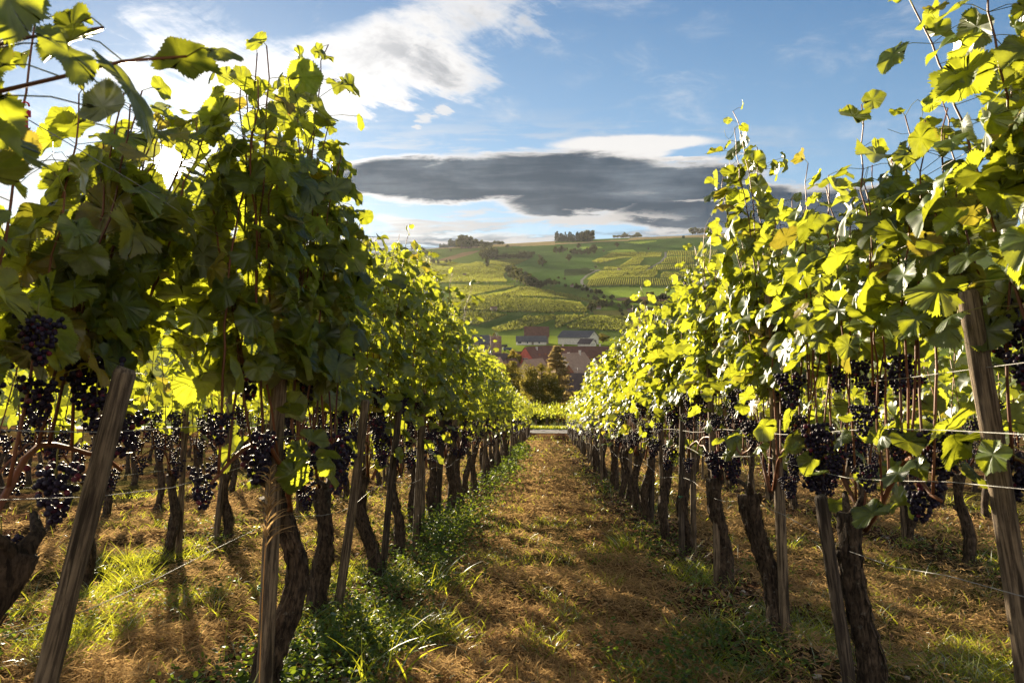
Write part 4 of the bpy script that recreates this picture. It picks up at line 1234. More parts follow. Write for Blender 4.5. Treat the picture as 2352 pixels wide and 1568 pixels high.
def limbs(seed, h, w, rad, n=7, low=.28):
    r = np.random.default_rng(seed + 3); mb = MB()
    t = np.linspace(0, 1, 9)
    p = np.stack([.03 * w * np.sin(t * 4 + seed), .03 * w * np.cos(t * 3 + seed), h * .86 * t - .3], 1)
    mb.add(*tube(p, rad * (1.25 - t) * (1 + .5 * np.exp(-(t / .06) ** 2)), 8, jitter=.05, r=r))
    for k in range(n):
        s = r.uniform(low, .8); a = k * 2.4 + r.normal(0, .3); b = np.array([np.interp(s, t, p[:, i]) for i in range(3)])
        e = b + np.array([math.cos(a) * w * .33, math.sin(a) * w * .33, h * r.uniform(.08, .22)]) * (1.15 - s * .6)
        mb.add(*tube(np.array([b, b * .5 + e * .5 + (0, 0, -.02 * h), e]), [rad * .45 * (1.2 - s), rad * .3 * (1.2 - s), rad * .1], 5))
    return mb
MAT['tree bark'] = plain('tree bark', (.075, .055, .042), .4, 3, .9, .5)

TREES = {}
def tree_kind(key, seed, w, h, nblob, nleaf, leaf, mat, shape='round', foot=.25, rad=None):
    c = crown(seed, w, h * (1 - foot), nblob, nleaf, leaf, shape).xform(Matrix.Translation((0, 0, h * foot)))
    t = limbs(seed, h, w, rad or w * .035, 7 if shape == 'round' else 3, foot)
    TREES[key] = (t.mesh('trunk', MAT['tree bark']), c.mesh('crown', MAT[mat]), h)
def put_tree(key, P, h, label, group=None, rz=0, cat='tree', name='tree', wide=1.0):
    t, c, h0 = TREES[key]; k = h / h0
    root = empty(name, (P[0], P[1], P[2] - .1), rz); root.scale = (k * wide, k * wide, k)
    tag(root, label, cat, group); link('trunk', t, root); link('crown', c, root)
    return root
tree_kind('big', 1, 17, 17, 50, 9500, .50, 'tree', foot=.03)
tree_kind('olive', 2, 13, 14, 36, 6500, .48, 'tree', foot=.06)
tree_kind('larch', 3, 8.5, 19, 60, 7000, .42, 'larch', 'cone', .10, .22)
tree_kind('bush', 4, 8, 8, 22, 2600, .50, 'autumn', foot=.10)
for k in range(4): tree_kind('far%d' % k, 10 + k, 9, 9.5, 13, 420, 1.5, 'far tree', foot=.14)
for k in range(2): tree_kind('fir%d' % k, 20 + k, 6, 15, 16, 420, 1.3, 'conifer', 'cone', .06, .2)
for k in range(2): tree_kind('shrub%d' % k, 26 + k, 6, 4.0, 9, 240, 1.1, 'far tree', foot=.05, rad=.1)
tree_kind('poplar', 30, 3.4, 17, 14, 700, 1.1, 'far tree', 'column', .06, .2)

put_tree('olive', column(1165, 205), 14.2, 'olive green round tree in front of the village, left of the biggest tree', wide=.86)
put_tree('big', column(1244, 175), 15.6, 'biggest dark leafy tree standing before the village houses', rz=1.0, wide=.78)
put_tree('larch', column(1279, 186), 18.3, 'brownish larch with pointed top rising behind the biggest tree', wide=1.75)
put_tree('bush', column(1179, 315), 14, 'yellow green bushy tree between the silo and the red house', wide=.62)
put_tree('bush', column(1229, 410), 9.5, 'flat yellowish shrub in front of the white walled annex', rz=2, cat='shrub', name='shrub', wide=1.0)
put_tree('olive', column(1384, 560), 8.6, 'dark spreading tree on the meadow right of the grey barn', rz=2, wide=1.5)
put_tree('olive', column(1335, 590), 6.5, 'small grey green tree on the meadow behind the grey barn', rz=4)
put_tree('olive', column(1134, 560), 8.5, 'greyish tree standing above the rusty silo', rz=1)
put_tree('olive', column(1163, 380), 9, 'dark shrub close to the right of the rusty silo', rz=3, cat='shrub', name='shrub')
put_tree('olive', column(1120, 262), 8, 'olive treetop half hidden by the left vine row, before the left roofs', rz=5)
put_tree('bush', column(1296, 148), 5.5, 'sunlit brown bush at the foot of the larch', rz=5, cat='shrub', name='shrub')
put_tree('bush', column(1215, 128), 4.6, 'pale sunlit bush low in front of the biggest tree', rz=6, cat='shrub', name='shrub')
for px, dd, hh in ((1180, 140, 5), (1240, 125, 3.6), (1262, 135, 4.2), (1320, 140, 5), (1345, 150, 5.5), (1150, 150, 6)):
    put_tree('olive', column(px, dd), hh, 'one of the dark bushes in the thicket at the foot of the big trees', 'bushes of the thicket below the big trees', rz=px, cat='shrub', name='shrub', wide=1.3)

# ------------------------------------------------------------------ the village
def tile_mat(name, c1, c2, sc=1.0):
    m, nt, b = material(name)
    o = objco(nt); n = noise(nt, o, .55, 6, .7); f = noise(nt, o, 9, 3, .7)
    s = nt.nodes.new('ShaderNodeSeparateXYZ'); nt.links.new(o.sock, s.inputs[0])
    course = (E(nt, s.outputs[2]) * 3.6)._m('FRACT').step(.0, .25) * .35 + .65
    wire(nt, scale_col(nt, mix(nt, (n * .6 + f * .5).step(.38, .72), c1, c2), course), b.inputs['Base Color'])
    b.inputs['Roughness'].default_value = .85
    return m
def wall_mat(name, c): return plain(name, c, .12, .8, .9, 0)
RF = dict(brown=tile_mat('brown tiles', (.085, .048, .036), (.16, .085, .062)), dark=tile_mat('dark tiles', (.060, .048, .050), (.105, .080, .080)), red=tile_mat('red tiles', (.125, .062, .046), (.20, .098, .070)),
          grey=tile_mat('grey sheets', (.070, .072, .080), (.110, .108, .115)), pale=tile_mat('sunlit pale tiles', (.26, .17, .12), (.40, .28, .20)))  # pale tiles: sunshine on the roof slopes is put into their colour
WL = dict(white=wall_mat('white render', (.56, .53, .48)), red=wall_mat('red render', (.50, .135, .105)), cream=wall_mat('cream render', (.66, .52, .34)), wood=wall_mat('red brown boards', (.26, .11, .07)),
          grey=wall_mat('grey boards', (.20, .17, .15)))
MAT['frame'], MAT['pane'], MAT['shutter'] = plain('window frame', (.70, .68, .64), .05), plain('window glass', (.035, .045, .06), .2, 2, .12), plain('green grey shutters', (.10, .14, .13), .2)

def house(px, dist, yaw, L, W, hw, hr, roof, wall, label, name='house', over=.6, chimneys=(), windows=(), ridge_cut=0, doors=(), dormers=(), dz=0):
    """ridge along local x; gable faces at +-L/2; windows = (face, along, up, w, h): face 0 gable -x, 1 gable +x, 2 side -y, 3 side +y"""
    P = column(px, dist); root = empty(name, (P[0], P[1], P[2] + dz), yaw); tag(root, label, 'house' if name == 'house' else name)
    x, y = L / 2, W / 2
    wb = MB()
    v = [(-x, -y, -3), (-x, y, -3), (x, y, -3), (x, -y, -3), (-x, -y, hw), (-x, y, hw), (x, y, hw), (x, -y, hw), (-x, 0, hw + hr), (x, 0, hw + hr)]
    wb.add(v, [np.array([(0, 3, 7, 4), (2, 1, 5, 6)]), np.array([(1, 0, 4, 8, 5), (3, 2, 6, 9, 7)])]); wb.build('wall', WL[wall], root, smooth=False)
    rb = MB(); th = .22; sl = hr / y; ey = y + over; ex = x + over * .7; c = ridge_cut
    for s in (-1, 1):
        a = [(-ex, s * ey, hw - over * sl), (ex, s * ey, hw - over * sl), (ex - c, 0, hw + hr), (-ex + c, 0, hw + hr)]
        b = [(p, q, z + th) for p, q, z in a]
        f = np.array([(0, 1, 2, 3), (7, 6, 5, 4), (0, 4, 5, 1), (1, 5, 6, 2), (2, 6, 7, 3), (3, 7, 4, 0)])
        rb.add([(p, q, z + .03) for p, q, z in a] + b, f if s < 0 else f[:, ::-1].copy())
    ro = rb.build('roof', RF[roof], root, smooth=False)
    for (cx, cy, ch) in chimneys:
        zc = hw + hr * (1 - abs(cy) / y); cb = MB()
        cb.add(*box(cx - .35, cx + .35, cy - .35, cy + .35, zc - .4, zc + ch)); cb.add(*box(cx - .45, cx + .45, cy - .45, cy + .45, zc + ch + .004, zc + ch + .18))
        cb.build('chimney', WL['white'] if (cx * 7) % 2 < 1.3 else WL['cream'], ro, smooth=False)
    for (cx, s, dw, dh) in dormers:
        db = MB(); zc = hw + hr * .42; cy = s * y * .58
        db.add(*box(cx - dw / 2, cx + dw / 2, min(cy, cy - s * 2.2), max(cy, cy - s * 2.2), zc - .2, zc + dh))
        db.build('dormer', WL['wood'], ro, smooth=False)
    def at(face, u, z, d):
        return {0: (-x - d, -u, z), 1: (x + d, u, z), 2: (u, -y - d, z), 3: (-u, y + d, z)}[face]
    for (face, u, z, w, h) in windows:
        fb, pb = MB(), MB(); hx = face < 2
        def slab(mb, w, h, d0, d1):
            p0, p1 = at(face, u - w / 2, z - h / 2, d0), at(face, u + w / 2, z + h / 2, d1)
            lo, hi = np.minimum(p0, p1), np.maximum(p0, p1); mb.add(*box(lo[0], hi[0], lo[1], hi[1], lo[2], hi[2]))
        slab(fb, w, h, -.04, .05); wo = fb.build('window', MAT['frame'], root, smooth=False)
        slab(pb, w * .78, h * .82, .02, .062); pb.build('pane', MAT['pane'], wo, smooth=False)
    for (face, u, w, h) in doors:
        db = MB(); p0, p1 = at(face, u - w / 2, 0, -.05), at(face, u + w / 2, h, .06); lo, hi = np.minimum(p0, p1), np.maximum(p0, p1)
        db.add(*box(lo[0], hi[0], lo[1], hi[1], lo[2], hi[2])); db.build('door', WL['grey'], root, smooth=False)
    return root
def cpx(a, b=0): return zC(a, b)[0]
# far end of the village
house(cpx(1030), 545, R(3), 18.5, 12, 6.4, 7.0, 'brown', 'grey', 'tall barn with a broad brown tiled roof beside the meadow', 'barn', 1.0, doors=[(2, 3, 4, 4)])
house(cpx(950), 528, R(3), 23, 9, 2.6, 4.0, 'grey', 'white', 'low white walled annex with a grey roof before the tall barn', windows=[(2, -9, 1.6, 3.6, 1.2), (2, -3, 1.6, 1.2, 1.5), (2, 6, 1.5, 1.6, 1.4)], doors=[(2, 1, 1.6, 2.2)])
house(cpx(1660), 540, R(-30), 27, 17, 5.6, 4.8, 'grey', 'white', 'big grey roofed barn with a white gable facing right', 'barn', .9, windows=[(1, 0, 8.0, 1.5, 2.2)], doors=[(1, 3, 3, 3.4)])
house(cpx(1790), 500, R(-40), 11, 7.5, 3.0, 3.2, 'dark', 'white', 'small dark roofed house with a white gable in front of the big grey barn', chimneys=[(-4, 1, 1.4), (1, 1, 1.6)], windows=[(1, 1.2, 2.4, .9, 1.1), (1, -1.4, 2.4, .9, 1.1), (1, 0, 5.0, .8, .9)])
house(cpx(1230), 440, R(-12), 17, 9, 2.6, 2.8, 'grey', 'grey', 'low grey shed roof between the shrub and the grey barn', 'shed')
# the middle of the village
house(cpx(1690), 352, R(-5), 38, 20, 3.6, 9.6, 'brown', 'cream', 'long house under a huge brown tiled roof right of the red house', over=.9, chimneys=[(-9, 1, 2.0), (10, 1, 2.2), (12, -6, 1.2)], windows=[(2, 9, 2.2, 1.1, 1.4), (2, 12, 2.2, 1.1, 1.4), (2, 15, 2.2, 1.1, 1.4), (2, 3, 2.2, 1.1, 1.4)], dormers=[(-6, -1, 3, 1.2), (4, -1, 1.4, .9)])
house(cpx(1045), 328, R(62), 24, 12.2, 6.4, 7.6, 'red', 'red', 'red rendered house with a steep gable, shuttered windows and tiled roof', chimneys=[(-3, -1.2, 1.2)],
      windows=[(0, -3.2, 1.6, 1.1, 1.5), (0, -.2, 1.6, 1.1, 1.5), (0, 2.8, 1.6, 1.1, 1.5), (0, -1.4, 5.2, 1.0, 1.4), (0, 1.6, 5.2, 1.0, 1.4), (0, -1, 8.6, .8, .9), (0, 0, 8.6, .8, .9), (0, 1, 8.6, .8, .9), (2, -8, 3, 1.1, 1.4), (2, -4, 3, 1.1, 1.4)], dormers=[(-4, -1, 1.6, 1.2), (2, -1, 1.6, 1.2)])
house(cpx(560), 330, R(4), 24, 10, 4.6, 5.6, 'dark', 'cream', 'dark tiled house left of the bushy tree, half behind the vines', chimneys=[(-8, .6, 1.4)])
house(cpx(640), 300, R(68), 10, 8, 4.8, 4.6, 'brown', 'grey', 'small house with a grey gable and brown roof under the bushy tree', windows=[(0, 0, 3.4, .8, 1.1)])
house(cpx(385), 292, R(58), 9, 7.5, 5.2, 5.2, 'pale', 'cream', 'little house with a sunlit pale roof at the left end of the village')
house(cpx(250), 318, R(2), 20, 11, 5, 6, 'dark', 'grey', 'dark roofed house at the edge of the left vine row below the silo', chimneys=[(3, 0, 1.2)])
house(cpx(190), 450, R(55), 16, 11, 7.5, 5.0, 'grey', 'grey', 'grey boarded farm building behind the rusty silo')
# the front of the village
house(cpx(985), 262, R(62), 14, 8.5, 5.2, 6.0, 'pale', 'cream', 'house with a sunlit tile slope in front of the red house')
house(cpx(1590), 276, R(58), 17, 12.0, 5.6, 7.4, 'pale', 'white', 'white gabled house with sunlit tiles and a white chimney beside the larch', over=.7, chimneys=[(-2, 1.2, 1.7), (4, -.6, 1.6)], windows=[(0, 1.2, 6.2, 1.0, 1.4), (0, -2.2, 2.6, 1.0, 1.4), (0, 3.6, 2.6, 1.0, 1.4), (2, -3, 2.4, 1, 1.3)])
house(cpx(1655), 238, R(60), 13, 10.2, 4.6, 6.2, 'pale', 'wood', 'house with a red brown boarded gable and sunlit roof before the white gable', over=.5, chimneys=[(2, 2.2, 1.0)], windows=[(0, -1.8, 1.8, .9, 1.2), (0, 1.8, 1.8, .9, 1.2)], dormers=[(-1, 1, 2.2, 1.3)])
house(cpx(1750), 200, R(-4), 15, 11, 3.4, 6.6, 'dark', 'grey', 'nearest house with a plain dark tiled roof above the right vine row', over=.5)
house(cpx(1950), 300, R(-8), 11, 6, 2.4, .9, 'grey', 'wood', 'low shed with a flat pale roof below the long brown roof', 'shed')

house(cpx(820), 372, R(-14), 13, 9, 4.2, 5.0, 'brown', 'cream', 'brown roofed house between the bushy tree and the red house', chimneys=[(2, .8, 1.2)], windows=[(2, -3, 2.6, 1, 1.3), (2, 0, 2.6, 1, 1.3), (2, 3, 2.6, 1, 1.3)])
house(cpx(470), 268, R(12), 11, 8, 4.6, 4.6, 'brown', 'white', 'brown roofed cottage just above the left vine row', chimneys=[(-2, .8, 1.1)], windows=[(2, -2, 2.6, 1, 1.3), (2, 2, 2.6, 1, 1.3)])
house(cpx(1440), 300, R(-20), 12, 8, 5.0, 5.4, 'red', 'cream', 'reddish roofed cottage behind the larch', chimneys=[(3, .8, 1.2)], windows=[(2, -3, 3, 1, 1.3), (2, 1, 3, 1, 1.3)])
house(cpx(1880), 255, R(55), 12, 9, 4.4, 5.6, 'brown', 'cream', 'brown roofed house right of the boarded gable, above the right vine row', chimneys=[(-2, 1, 1.2)], windows=[(0, -1.6, 2.4, 1, 1.3), (0, 1.6, 2.4, 1, 1.3)])

def antenna(px, py, dist, label):
    d = ray(px, py); P = CAMP + d * (dist / d[1]); mb = MB()
    mb.add(*tube(np.array([(0, 0, -1.6), (0, 0, 1.6)]), .05, 5))
    for z, w in ((1.5, 1.3), (1.1, 1.6), (.4, 1.0)): mb.add(*tube(np.array([(-w, .1, z), (w, -.1, z - .25)]), .035, 4))
    o = mb.build('roof_antenna', MAT['metal']); o.location = tuple(P); tag(o, label, 'antenna')
antenna(cpx(1650), zC(0, 745)[1], 226, 'television antenna standing on the roof of the nearest house')
antenna(cpx(345), zC(0, 510)[1], 282, 'tall pole antenna beside the little sunlit roof')

def silo():
    P = column(cpx(418), 420); root = empty('silo', tuple(P)); tag(root, 'rusty slatted tower silo with a hoop on its top, above the left roofs', 'silo')
    rust = plain('rusty boards', (.24, .11, .085), .35, 1.5, .85, 0, 0, (.30, .24, .22)); rail = plain('rusted steel', (.20, .10, .075), .3, 2, .7)
    rad, h = 3.4, 14.2; n = 40; mb = MB()
    for k in range(n):
        a0, a1 = k / n * 6.283, (k + .86) / n * 6.283; rr = rad + .03 * (k % 3)
        p = [(math.cos(a) * q, math.sin(a) * q, z) for z in (0, h - .25 * (k % 5 == 0)) for a in (a0, a1) for q in (rr - .08, rr)]
        mb.add(p, np.array([(0, 2, 3, 1), (4, 5, 7, 6), (0, 1, 5, 4), (2, 6, 7, 3), (0, 4, 6, 2), (1, 3, 7, 5)]))
    t = np.arange(24); c = np.stack([np.cos(t / 24 * 6.283) * (rad - .15), np.sin(t / 24 * 6.283) * (rad - .15), np.full(24, h - .6)], 1)
    mb.add(c, np.arange(24)[None])
    mb.build('shell', rust, root, smooth=False)
    for z in np.linspace(.6, h - .3, 9):
        hb = MB(); a = np.linspace(0, 6.283, 33); hb.add(*tube(np.stack([np.cos(a) * (rad + .12), np.sin(a) * (rad + .12), a * 0 + z], 1), .06, 5, cap=False)); hb.build('hoop', rail, root)
    lad = MB()
    for s in (-.28, .28): lad.add(*tube(np.array([(-rad - .35, s - .8, -2), (-rad - .35, s - .8, h + .8)]), .06, 5))
    for z in np.arange(0, h, .5): lad.add(*tube(np.array([(-rad - .35, -1.08, z), (-rad - .35, -.52, z)]), .035, 4))
    lad.build('ladder', rail, root)
    top = MB(); a = np.linspace(0, math.pi, 14); top.add(*tube(np.stack([np.cos(a) * 1.3 + .3, a * 0, h - .6 + np.sin(a) * 2.7], 1), .09, 6)); top.add(*tube(np.stack([a * 0 + .3, np.cos(a) * 1.1, h - .6 + np.sin(a) * 2.0], 1), .07, 6)); top.build('hoist_arch', MAT['metal'], root)
silo()

def trailer(px, dist, yaw, label, col):
    P = column(px, dist); root = empty('farm_trailer', tuple(P), yaw); tag(root, label, 'trailer', 'farm vehicles')
    m = plain('trailer paint', col, .15, 2, .6); tyre = MAT.setdefault('tyre', plain('tyre rubber', (.02, .02, .022), .2, 5, .9))
    b = MB(); b.add(*box(-3, 3, -1.2, 1.2, .9, 1.1)); b.add(*box(-3, -2.9, -1.2, 1.2, 1.104, 2.5)); b.add(*box(2.9, 3, -1.2, 1.2, 1.104, 2.5)); b.add(*box(-2.896, 2.896, -1.2, -1.1, 1.104, 2.5)); b.add(*box(-2.896, 2.896, 1.1, 1.2, 1.104, 2.5)); b.build('body', m, root, smooth=False)
    d = MB(); d.add(*tube(np.array([(3, 0, 1.0), (4.6, 0, .7)]), .08, 6)); d.build('drawbar', m, root)
    for x in (-1.7, 1.7):
        for y in (-1.15, 1.15):
            w = MB(); w.add(*tube(np.array([(x, y - .15, .5), (x, y - .12, .5), (x, y + .12, .5), (x, y + .15, .5)]), [.38, .5, .5, .38], 18)); w.build('wheel', tyre, root)
trailer(cpx(590), 470, R(8), 'dark blue farm trailer parked right of the silo', (.05, .07, .12))
trailer(cpx(525), 492, R(20), 'black farm trailer parked close behind the silo', (.03, .03, .035))

def tunnel():
    P = hit(*zB(1075, 1195), start=400); root = empty('plastic_tunnel', tuple(P), R(-6)); tag(root, 'white plastic growing tunnel among the orchard trees', 'greenhouse')
    m = plain('white plastic sheet', (.75, .76, .78), .05, 1, .4); mb = MB()
    a = np.linspace(0, math.pi, 12); n = 12
    v = np.concatenate([np.stack([np.full(n, x), np.cos(a) * 2.6, np.sin(a) * 2.4 - .1], 1) for x in np.linspace(-12, 12, 9)])
    i = np.arange(8)[:, None] * n; j = np.arange(n - 1)[None]
    mb.add(v, [np.stack([i + j, i + n + j, i + n + j + 1, i + j + 1], -1).reshape(-1, 4), np.array([np.arange(n), np.arange(n)[::-1] + 8 * n])]); mb.build('cover', m, root)
    fr = MB()
    for x in np.linspace(-12, 12, 9): fr.add(*tube(np.stack([np.full(n, x), np.cos(a) * 2.64, np.sin(a) * 2.44 - .1], 1), .05, 4))
    fr.build('hoops', MAT['metal'], root)
tunnel()
def hut(pix, s, label, yaw=0):
    P = hit(*pix, start=400); root = empty('hut', tuple(P), yaw); tag(root, label, 'hut', 'small huts on the hillside')
    b = MB(); x, y, h = 3 * s, 2.2 * s, 2.4 * s
    b.add([(-x, -y, -1), (-x, y, -1), (x, y, -1), (x, -y, -1), (-x, -y, h), (-x, y, h), (x, y, h), (x, -y, h), (-x, 0, h * 1.5), (x, 0, h * 1.5)], [np.array([(0, 3, 7, 4), (2, 1, 5, 6)]), np.array([(1, 0, 4, 8, 5), (3, 2, 6, 9, 7)])]); b.build('wall', WL['grey'], root, smooth=False)
    r_ = MB()
    for q in (-1, 1): r_.add([(-x - .4, q * (y + .4), h - .1), (x + .4, q * (y + .4), h - .1), (x + .4, 0, h * 1.5 + .15), (-x - .4, 0, h * 1.5 + .15), (-x - .4, q * (y + .4), h + .1), (x + .4, q * (y + .4), h + .1), (x + .4, 0, h * 1.5 + .35), (-x - .4, 0, h * 1.5 + .35)], np.array([(0, 1, 2, 3), (7, 6, 5, 4), (0, 4, 5, 1), (1, 5, 6, 2), (2, 6, 7, 3), (3, 7, 4, 0)]))
    r_.build('roof', RF['brown'], root, smooth=False)
hut(zB(210, 800), 1.0, 'small red roofed hut among the shrubs by the winding track')
hut(zB(530, 1075), 1.1, 'dark red hut under the orchard trees left of the tunnel', .4)
hut(zB(930, 1105), 1.1, 'little hut with a reddish roof in the orchard above the tunnel', -.3)
hut(zB(790, 590), 1.0, 'tiny hut at the track between the vineyard plots')
hut(zA(1600, 1090), 1.2, 'reddish hut at the edge of the long vineyard plot', .2)
hut(zA(1240, 660), 1.1, 'lone hut in the upper vineyard plot on the left')

# ------------------------------------------------------------------ trees of the hillside
rt = np.random.default_rng(23)
def tree_px(pt, hpx, kind, label, group=None, wide=1.0, cat='tree', name='tree'):
    """a tree whose foot is on the terrain seen at pt; hpx = its height in the photograph (2352 px wide)"""
    P = hit(*pt, start=300); D = np.linalg.norm(P - CAMP)
    key = kind + (str(rt.integers({'far': 4, 'fir': 2, 'shrub': 2}[kind])) if kind in ('far', 'fir', 'shrub') else '')
    return put_tree(key, P, 1.18 * hpx * D / F, label, group, rt.random() * 6.28, cat, name, wide * rt.uniform(.9, 1.15))
def many(pts, zf, h, kind, label, group, **k):
    for p in pts: tree_px(zf(*p[:2]), (p[2] if len(p) > 2 else h) * rt.uniform(.85, 1.15), kind, label, group, **k)
g = 'trees of the wood on the left of the ridge'
many([(1200 + 17 * q + rt.normal(0, 4), 318 - abs(q - 9) * .5 + rt.normal(0, 2), 19 - abs(q - 5) * .6) for q in range(22)], zA, 17, 'far', 'one of the dark trees of the long wood on the ridge, left', g)
many([(1040 + 15 * q, 312 + rt.normal(0, 2)) for q in range(11)], zA, 15, 'fir', 'one of the dark firs in the long wood on the ridge, left', g)
many([(930 + 12 * q, 322) for q in range(9)], zA, 8, 'fir', 'one of the low firs at the left end of the ridge wood', g)
many([(1190 + 15 * q, 328) for q in range(10)], zA, 25, 'far', 'one of the taller trees standing before the ridge wood', g, wide=.8)
many([(1600 + 17 * q, 282) for q in range(7)], zA, 8, 'far', 'one of the low trees right of the ridge wood', g)
many([(585 + 12 * q, 345) for q in range(4)], zA, 11, 'fir', 'one of the firs standing alone at the left end of the ridge', 'firs at the left end of the ridge')
many([(195 + 10 * q, 365) for q in range(8)], zA, 6, 'shrub', 'one of the low bushes on the far left ridge', 'bushes of the far left ridge', cat='shrub', name='shrub')
g = 'trees of the fir wood on the middle of the ridge'
many([(10 + 17 * q + rt.normal(0, 3), 248 - .2 * q + rt.normal(0, 2), 17 + rt.normal(0, 1.5)) for q in range(26)], zB, 17, 'fir', 'one of the dark firs in the square wood on the middle of the ridge', g)
many([(330 + 18 * q, 240) for q in range(8)], zB, 20, 'far', 'one of the round trees at the right end of the square ridge wood', g)
g = 'trees along the right of the ridge'
many([(735 + 20 * q, 195 - q * .3, 5) for q in range(17)], zB, 5, 'shrub', 'one of the low bushes along the ridge right of the square wood', g, cat='shrub', name='shrub')
many([(850, 188), (870, 188), (1010, 186), (1030, 186)], zB, 9, 'far', 'one of the small trees among the bushes right of the square wood', g)
many([(1690 + 22 * q, 158 - q, 8 + (q % 3 == 0) * 4) for q in range(17)], zB, 9, 'far', 'one of the trees of the thin row at the right end of the ridge', g)
g = 'trees of the copse round the quarry'
many([(1430 + rt.uniform(0, 200), rt.uniform(380, 470)) for q in range(16)], zA, 17, 'far', 'one of the dark trees of the copse above the green dell', g)
many([(1560 + 24 * q, 455 + rt.normal(0, 2)) for q in range(21)], zA, 10, 'far', 'one of the trees in the dark belt running right from the copse', g)
many([(1920 + 28 * q, 410 + rt.normal(0, 4)) for q in range(7)], zA, 8, 'far', 'one of the paler trees behind the dark belt', g)
many([(1515, 550)], zA, 19, 'poplar', 'slender dark tree standing alone below the copse', None, wide=2.0)
g = 'trees of the wood running down the dell'
many([(1770, 640, 17), (1800, 680, 22), (1850, 700, 24), (1830, 720, 22), (1890, 740, 26), (1930, 760, 24), (1900, 690, 20), (1960, 770, 22), (1990, 760, 20), (2010, 790, 22), (2050, 800, 20), (2090, 810, 20), (2130, 820, 19), (2170, 825, 17), (1990, 700, 16), (2040, 740, 17), (2100, 770, 17)], zA, 22, 'far', 'one of the crowded trees of the wood running down the dell', g)
many([(2250, 790, 13), (2300, 800, 15), (2340, 790, 12)], zA, 13, 'far', 'one of the small trees at the lower end of the dell wood', g)
for p, h_, l_ in (((2200, 545), 18, 'round dark tree alone on the meadow right of the copse'), ((2170, 465), 10, 'small pale tree above the round dark meadow tree'), ((735, 375), 10, 'bushy tree in the hedge on the upper left slope'), ((1770, 325), 8, 'small round tree beside the track over the copse'), ((1065, 365), 6, 'small tree on the pale field of the upper left slope'),
                  ((910, 515), 9, 'pair tree on the bank of the upper left plots'), ((1010, 508), 8, 'second low tree on the bank of the upper left plots'), ((1060, 500), 7, 'third low tree on the bank of the upper left plots'), ((845, 520), 12, 'reddish tree beside the bank of the upper left plots')):
    tree_px(zA(*p), h_, 'far', l_)
for p, h_, l_ in (((175, 485), 15, 'broad round tree standing alone in the middle of the meadow'), ((760, 315), 11, 'round tree alone on the bright upper meadow'), ((290, 328), 11, 'tree beside the bright streak of the upper meadow'), ((500, 575), 6, 'low round bush beside the bend of the track'), ((1585, 205), 6, 'small bush on the pale strip of the ridge'), ((1155, 345), 5, 'tiny tree above the topmost vineyard plot'), ((1835, 345), 5, 'dark bush at the corner of the topmost vineyard plot'), ((40, 705), 6, 'sapling on the lower meadow'), ((115, 715), 6, 'second sapling on the lower meadow')):
    tree_px(zB(*p), h_, 'far', l_)
many([(20, 390, 14), (60, 388, 13), (100, 385, 14), (200, 400, 12), (230, 405, 13), (270, 405, 10), (330, 405, 9), (370, 400, 9), (400, 375, 10), (440, 380, 10), (470, 375, 14), (480, 400, 9), (600, 375, 5), (420, 405, 9), (300, 395, 9)], zB, 12, 'far', 'one of the scattered trees across the upper meadow', 'trees scattered across the upper meadow')
many([(480 + 26 * q, 452 - q * 2.5 + rt.normal(0, 4), 4.5) for q in range(14)], lambda a, b: zA(a, b - 60 + 30), 5, 'shrub', 'one of the bushes of the hedge across the upper left slope', 'bushes of the upper left hedge', cat='shrub', name='shrub')
g = 'trees and bushes of the orchard'
many([(20, 775, 9), (55, 775, 7), (130, 805, 8), (275, 830, 11), (300, 825, 8), (390, 860, 12), (360, 800, 6), (340, 850, 8), (450, 880, 9), (500, 880, 8), (520, 910, 14), (560, 905, 12), (410, 935, 8), (610, 955, 10), (705, 960, 13), (510, 975, 10), (480, 960, 9), (545, 980, 8), (220, 780, 6), (260, 790, 7)], zB, 9, 'far', 'one of the small trees along the winding track above the orchard', g)
many([(450, 1110, 18), (480, 1090, 16), (530, 1060, 14), (590, 1065, 16), (640, 1060, 14), (560, 1040, 14), (620, 1030, 12), (700, 1040, 11), (790, 1060, 11), (810, 1115, 9), (870, 1040, 16), (900, 1030, 15), (880, 1060, 8), (950, 1050, 8), (1120, 1050, 15), (1100, 1040, 12), (960, 1090, 9), (1300, 1140, 22), (1310, 1120, 18), (1170, 1190, 17), (1050, 1125, 14), (1190, 1200, 14), (830, 1165, 8), (420, 1080, 10), (1250, 1040, 8), (1140, 1105, 10), (1180, 1105, 9)], zB, 12, 'far', 'one of the trees of the orchard above the lowest vineyard plots', g)
many([(1190, 980, 18), (1220, 990, 17), (1150, 960, 14), (1310, 985, 18), (1340, 985, 16), (1280, 975, 13)], zB, 15, 'far', 'one of the rounded trees in the row below the bright field', g)
many([(930 + 22 * q, 995, 8) for q in range(6)], zB, 8, 'shrub', 'one of the dark bushes of the hedge below the ploughed strip', g, cat='shrub', name='shrub')
many([(1380 + 26 * q, 965 + q * 3, 9) for q in range(13)], zB, 8, 'far', 'one of the dark trees of the hedge beside the poplar', g)
tree_px(zB(990, 1170), 17, 'fir', 'dark cone shaped fir in the orchard beside the tunnel')
tree_px(zB(1600, 945), 34, 'poplar', 'tall slender poplar rising beside the bright field', wide=1.2)
g = 'dark hedges between the vineyard plots'
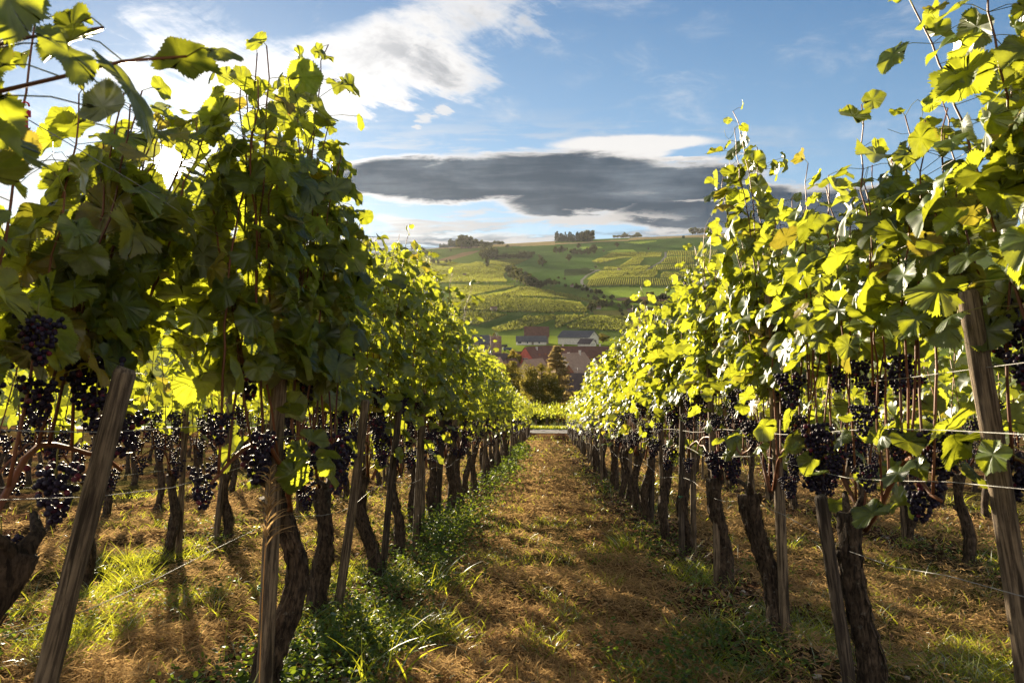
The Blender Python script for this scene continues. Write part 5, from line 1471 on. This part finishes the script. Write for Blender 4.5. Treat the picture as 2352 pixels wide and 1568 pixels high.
def hedge(a, b, zf, hpx, label):
    p0, p1 = hit(*zf(*a), start=300), hit(*zf(*b), start=300); L = np.linalg.norm(p1 - p0); n = int(L / .8)
    mb = MB(); t = rt.random(n)[:, None]; p = p0 * (1 - t) + p1 * t; hh = 1.4 * hpx * np.linalg.norm(p0 - CAMP) / F
    p[:, :2] += rt.normal(0, .9, (n, 2)); p[:, 2] = H(p[:, 0], p[:, 1], False) + rt.random(n) * hh
    leaves(mb, p, rt.normal(0, 1, (n, 3)), rt.normal(0, 1, (n, 3)) + (0, 0, .5), rt.uniform(1.0, 2.4, n), LEAF_TINY, rt)
    tag(mb.build('hedge', MAT['far tree']), label, 'hedge', g)
hedge((1060, 752), (1880, 785), zA, 4, 'dark hedge bank under the upper vineyard plot')
hedge((1060, 948), (2352, 955), zA, 4, 'dark hedge bank above the long vineyard plot')
hedge((1060, 1092), (1560, 1110), zA, 3.5, 'dark hedge bank above the slanting vineyard plot')
hedge((1560, 1115), (2352, 1130), zA, 4.5, 'dark hedge bank under the long vineyard plot')
hedge((1660, 930), (2000, 820), zA, 3, 'short dark bank inside the rounded vineyard plot')
hedge((20, 1315), (430, 1150), zB, 5, 'dark diagonal bank between the two lowest plots')
hedge((1500, 650), (1720, 610), zA, 4, 'short curved bank of bushes in the upper plot')
hedge((180, 560), (930, 520), zA, 3, 'faint hedge across the upper left vineyard plots')
hedge((380, 800), (1780, 800), zB, 3, 'dark bank along the top of the bright field')
# ------------------------------------------------------------------ the air
def haze():
    mb = MB(); mb.add(*box(-12500, 12500, -12500, 12500, -45, 440))
    m = bpy.data.materials.new('haze'); m.use_nodes = True; nt = m.node_tree
    nt.nodes.remove(nt.nodes['Principled BSDF'])
    v = nt.nodes.new('ShaderNodeVolumePrincipled')
    v.inputs['Color'].default_value = (.86, .90, .96, 1); v.inputs['Density'].default_value = HAZE; v.inputs['Anisotropy'].default_value = .45
    nt.links.new(v.outputs[0], nt.nodes['Material Output'].inputs['Volume'])
    tag(mb.build('haze', m, smooth=False), kind='stuff')
HAZE = .000013
haze()
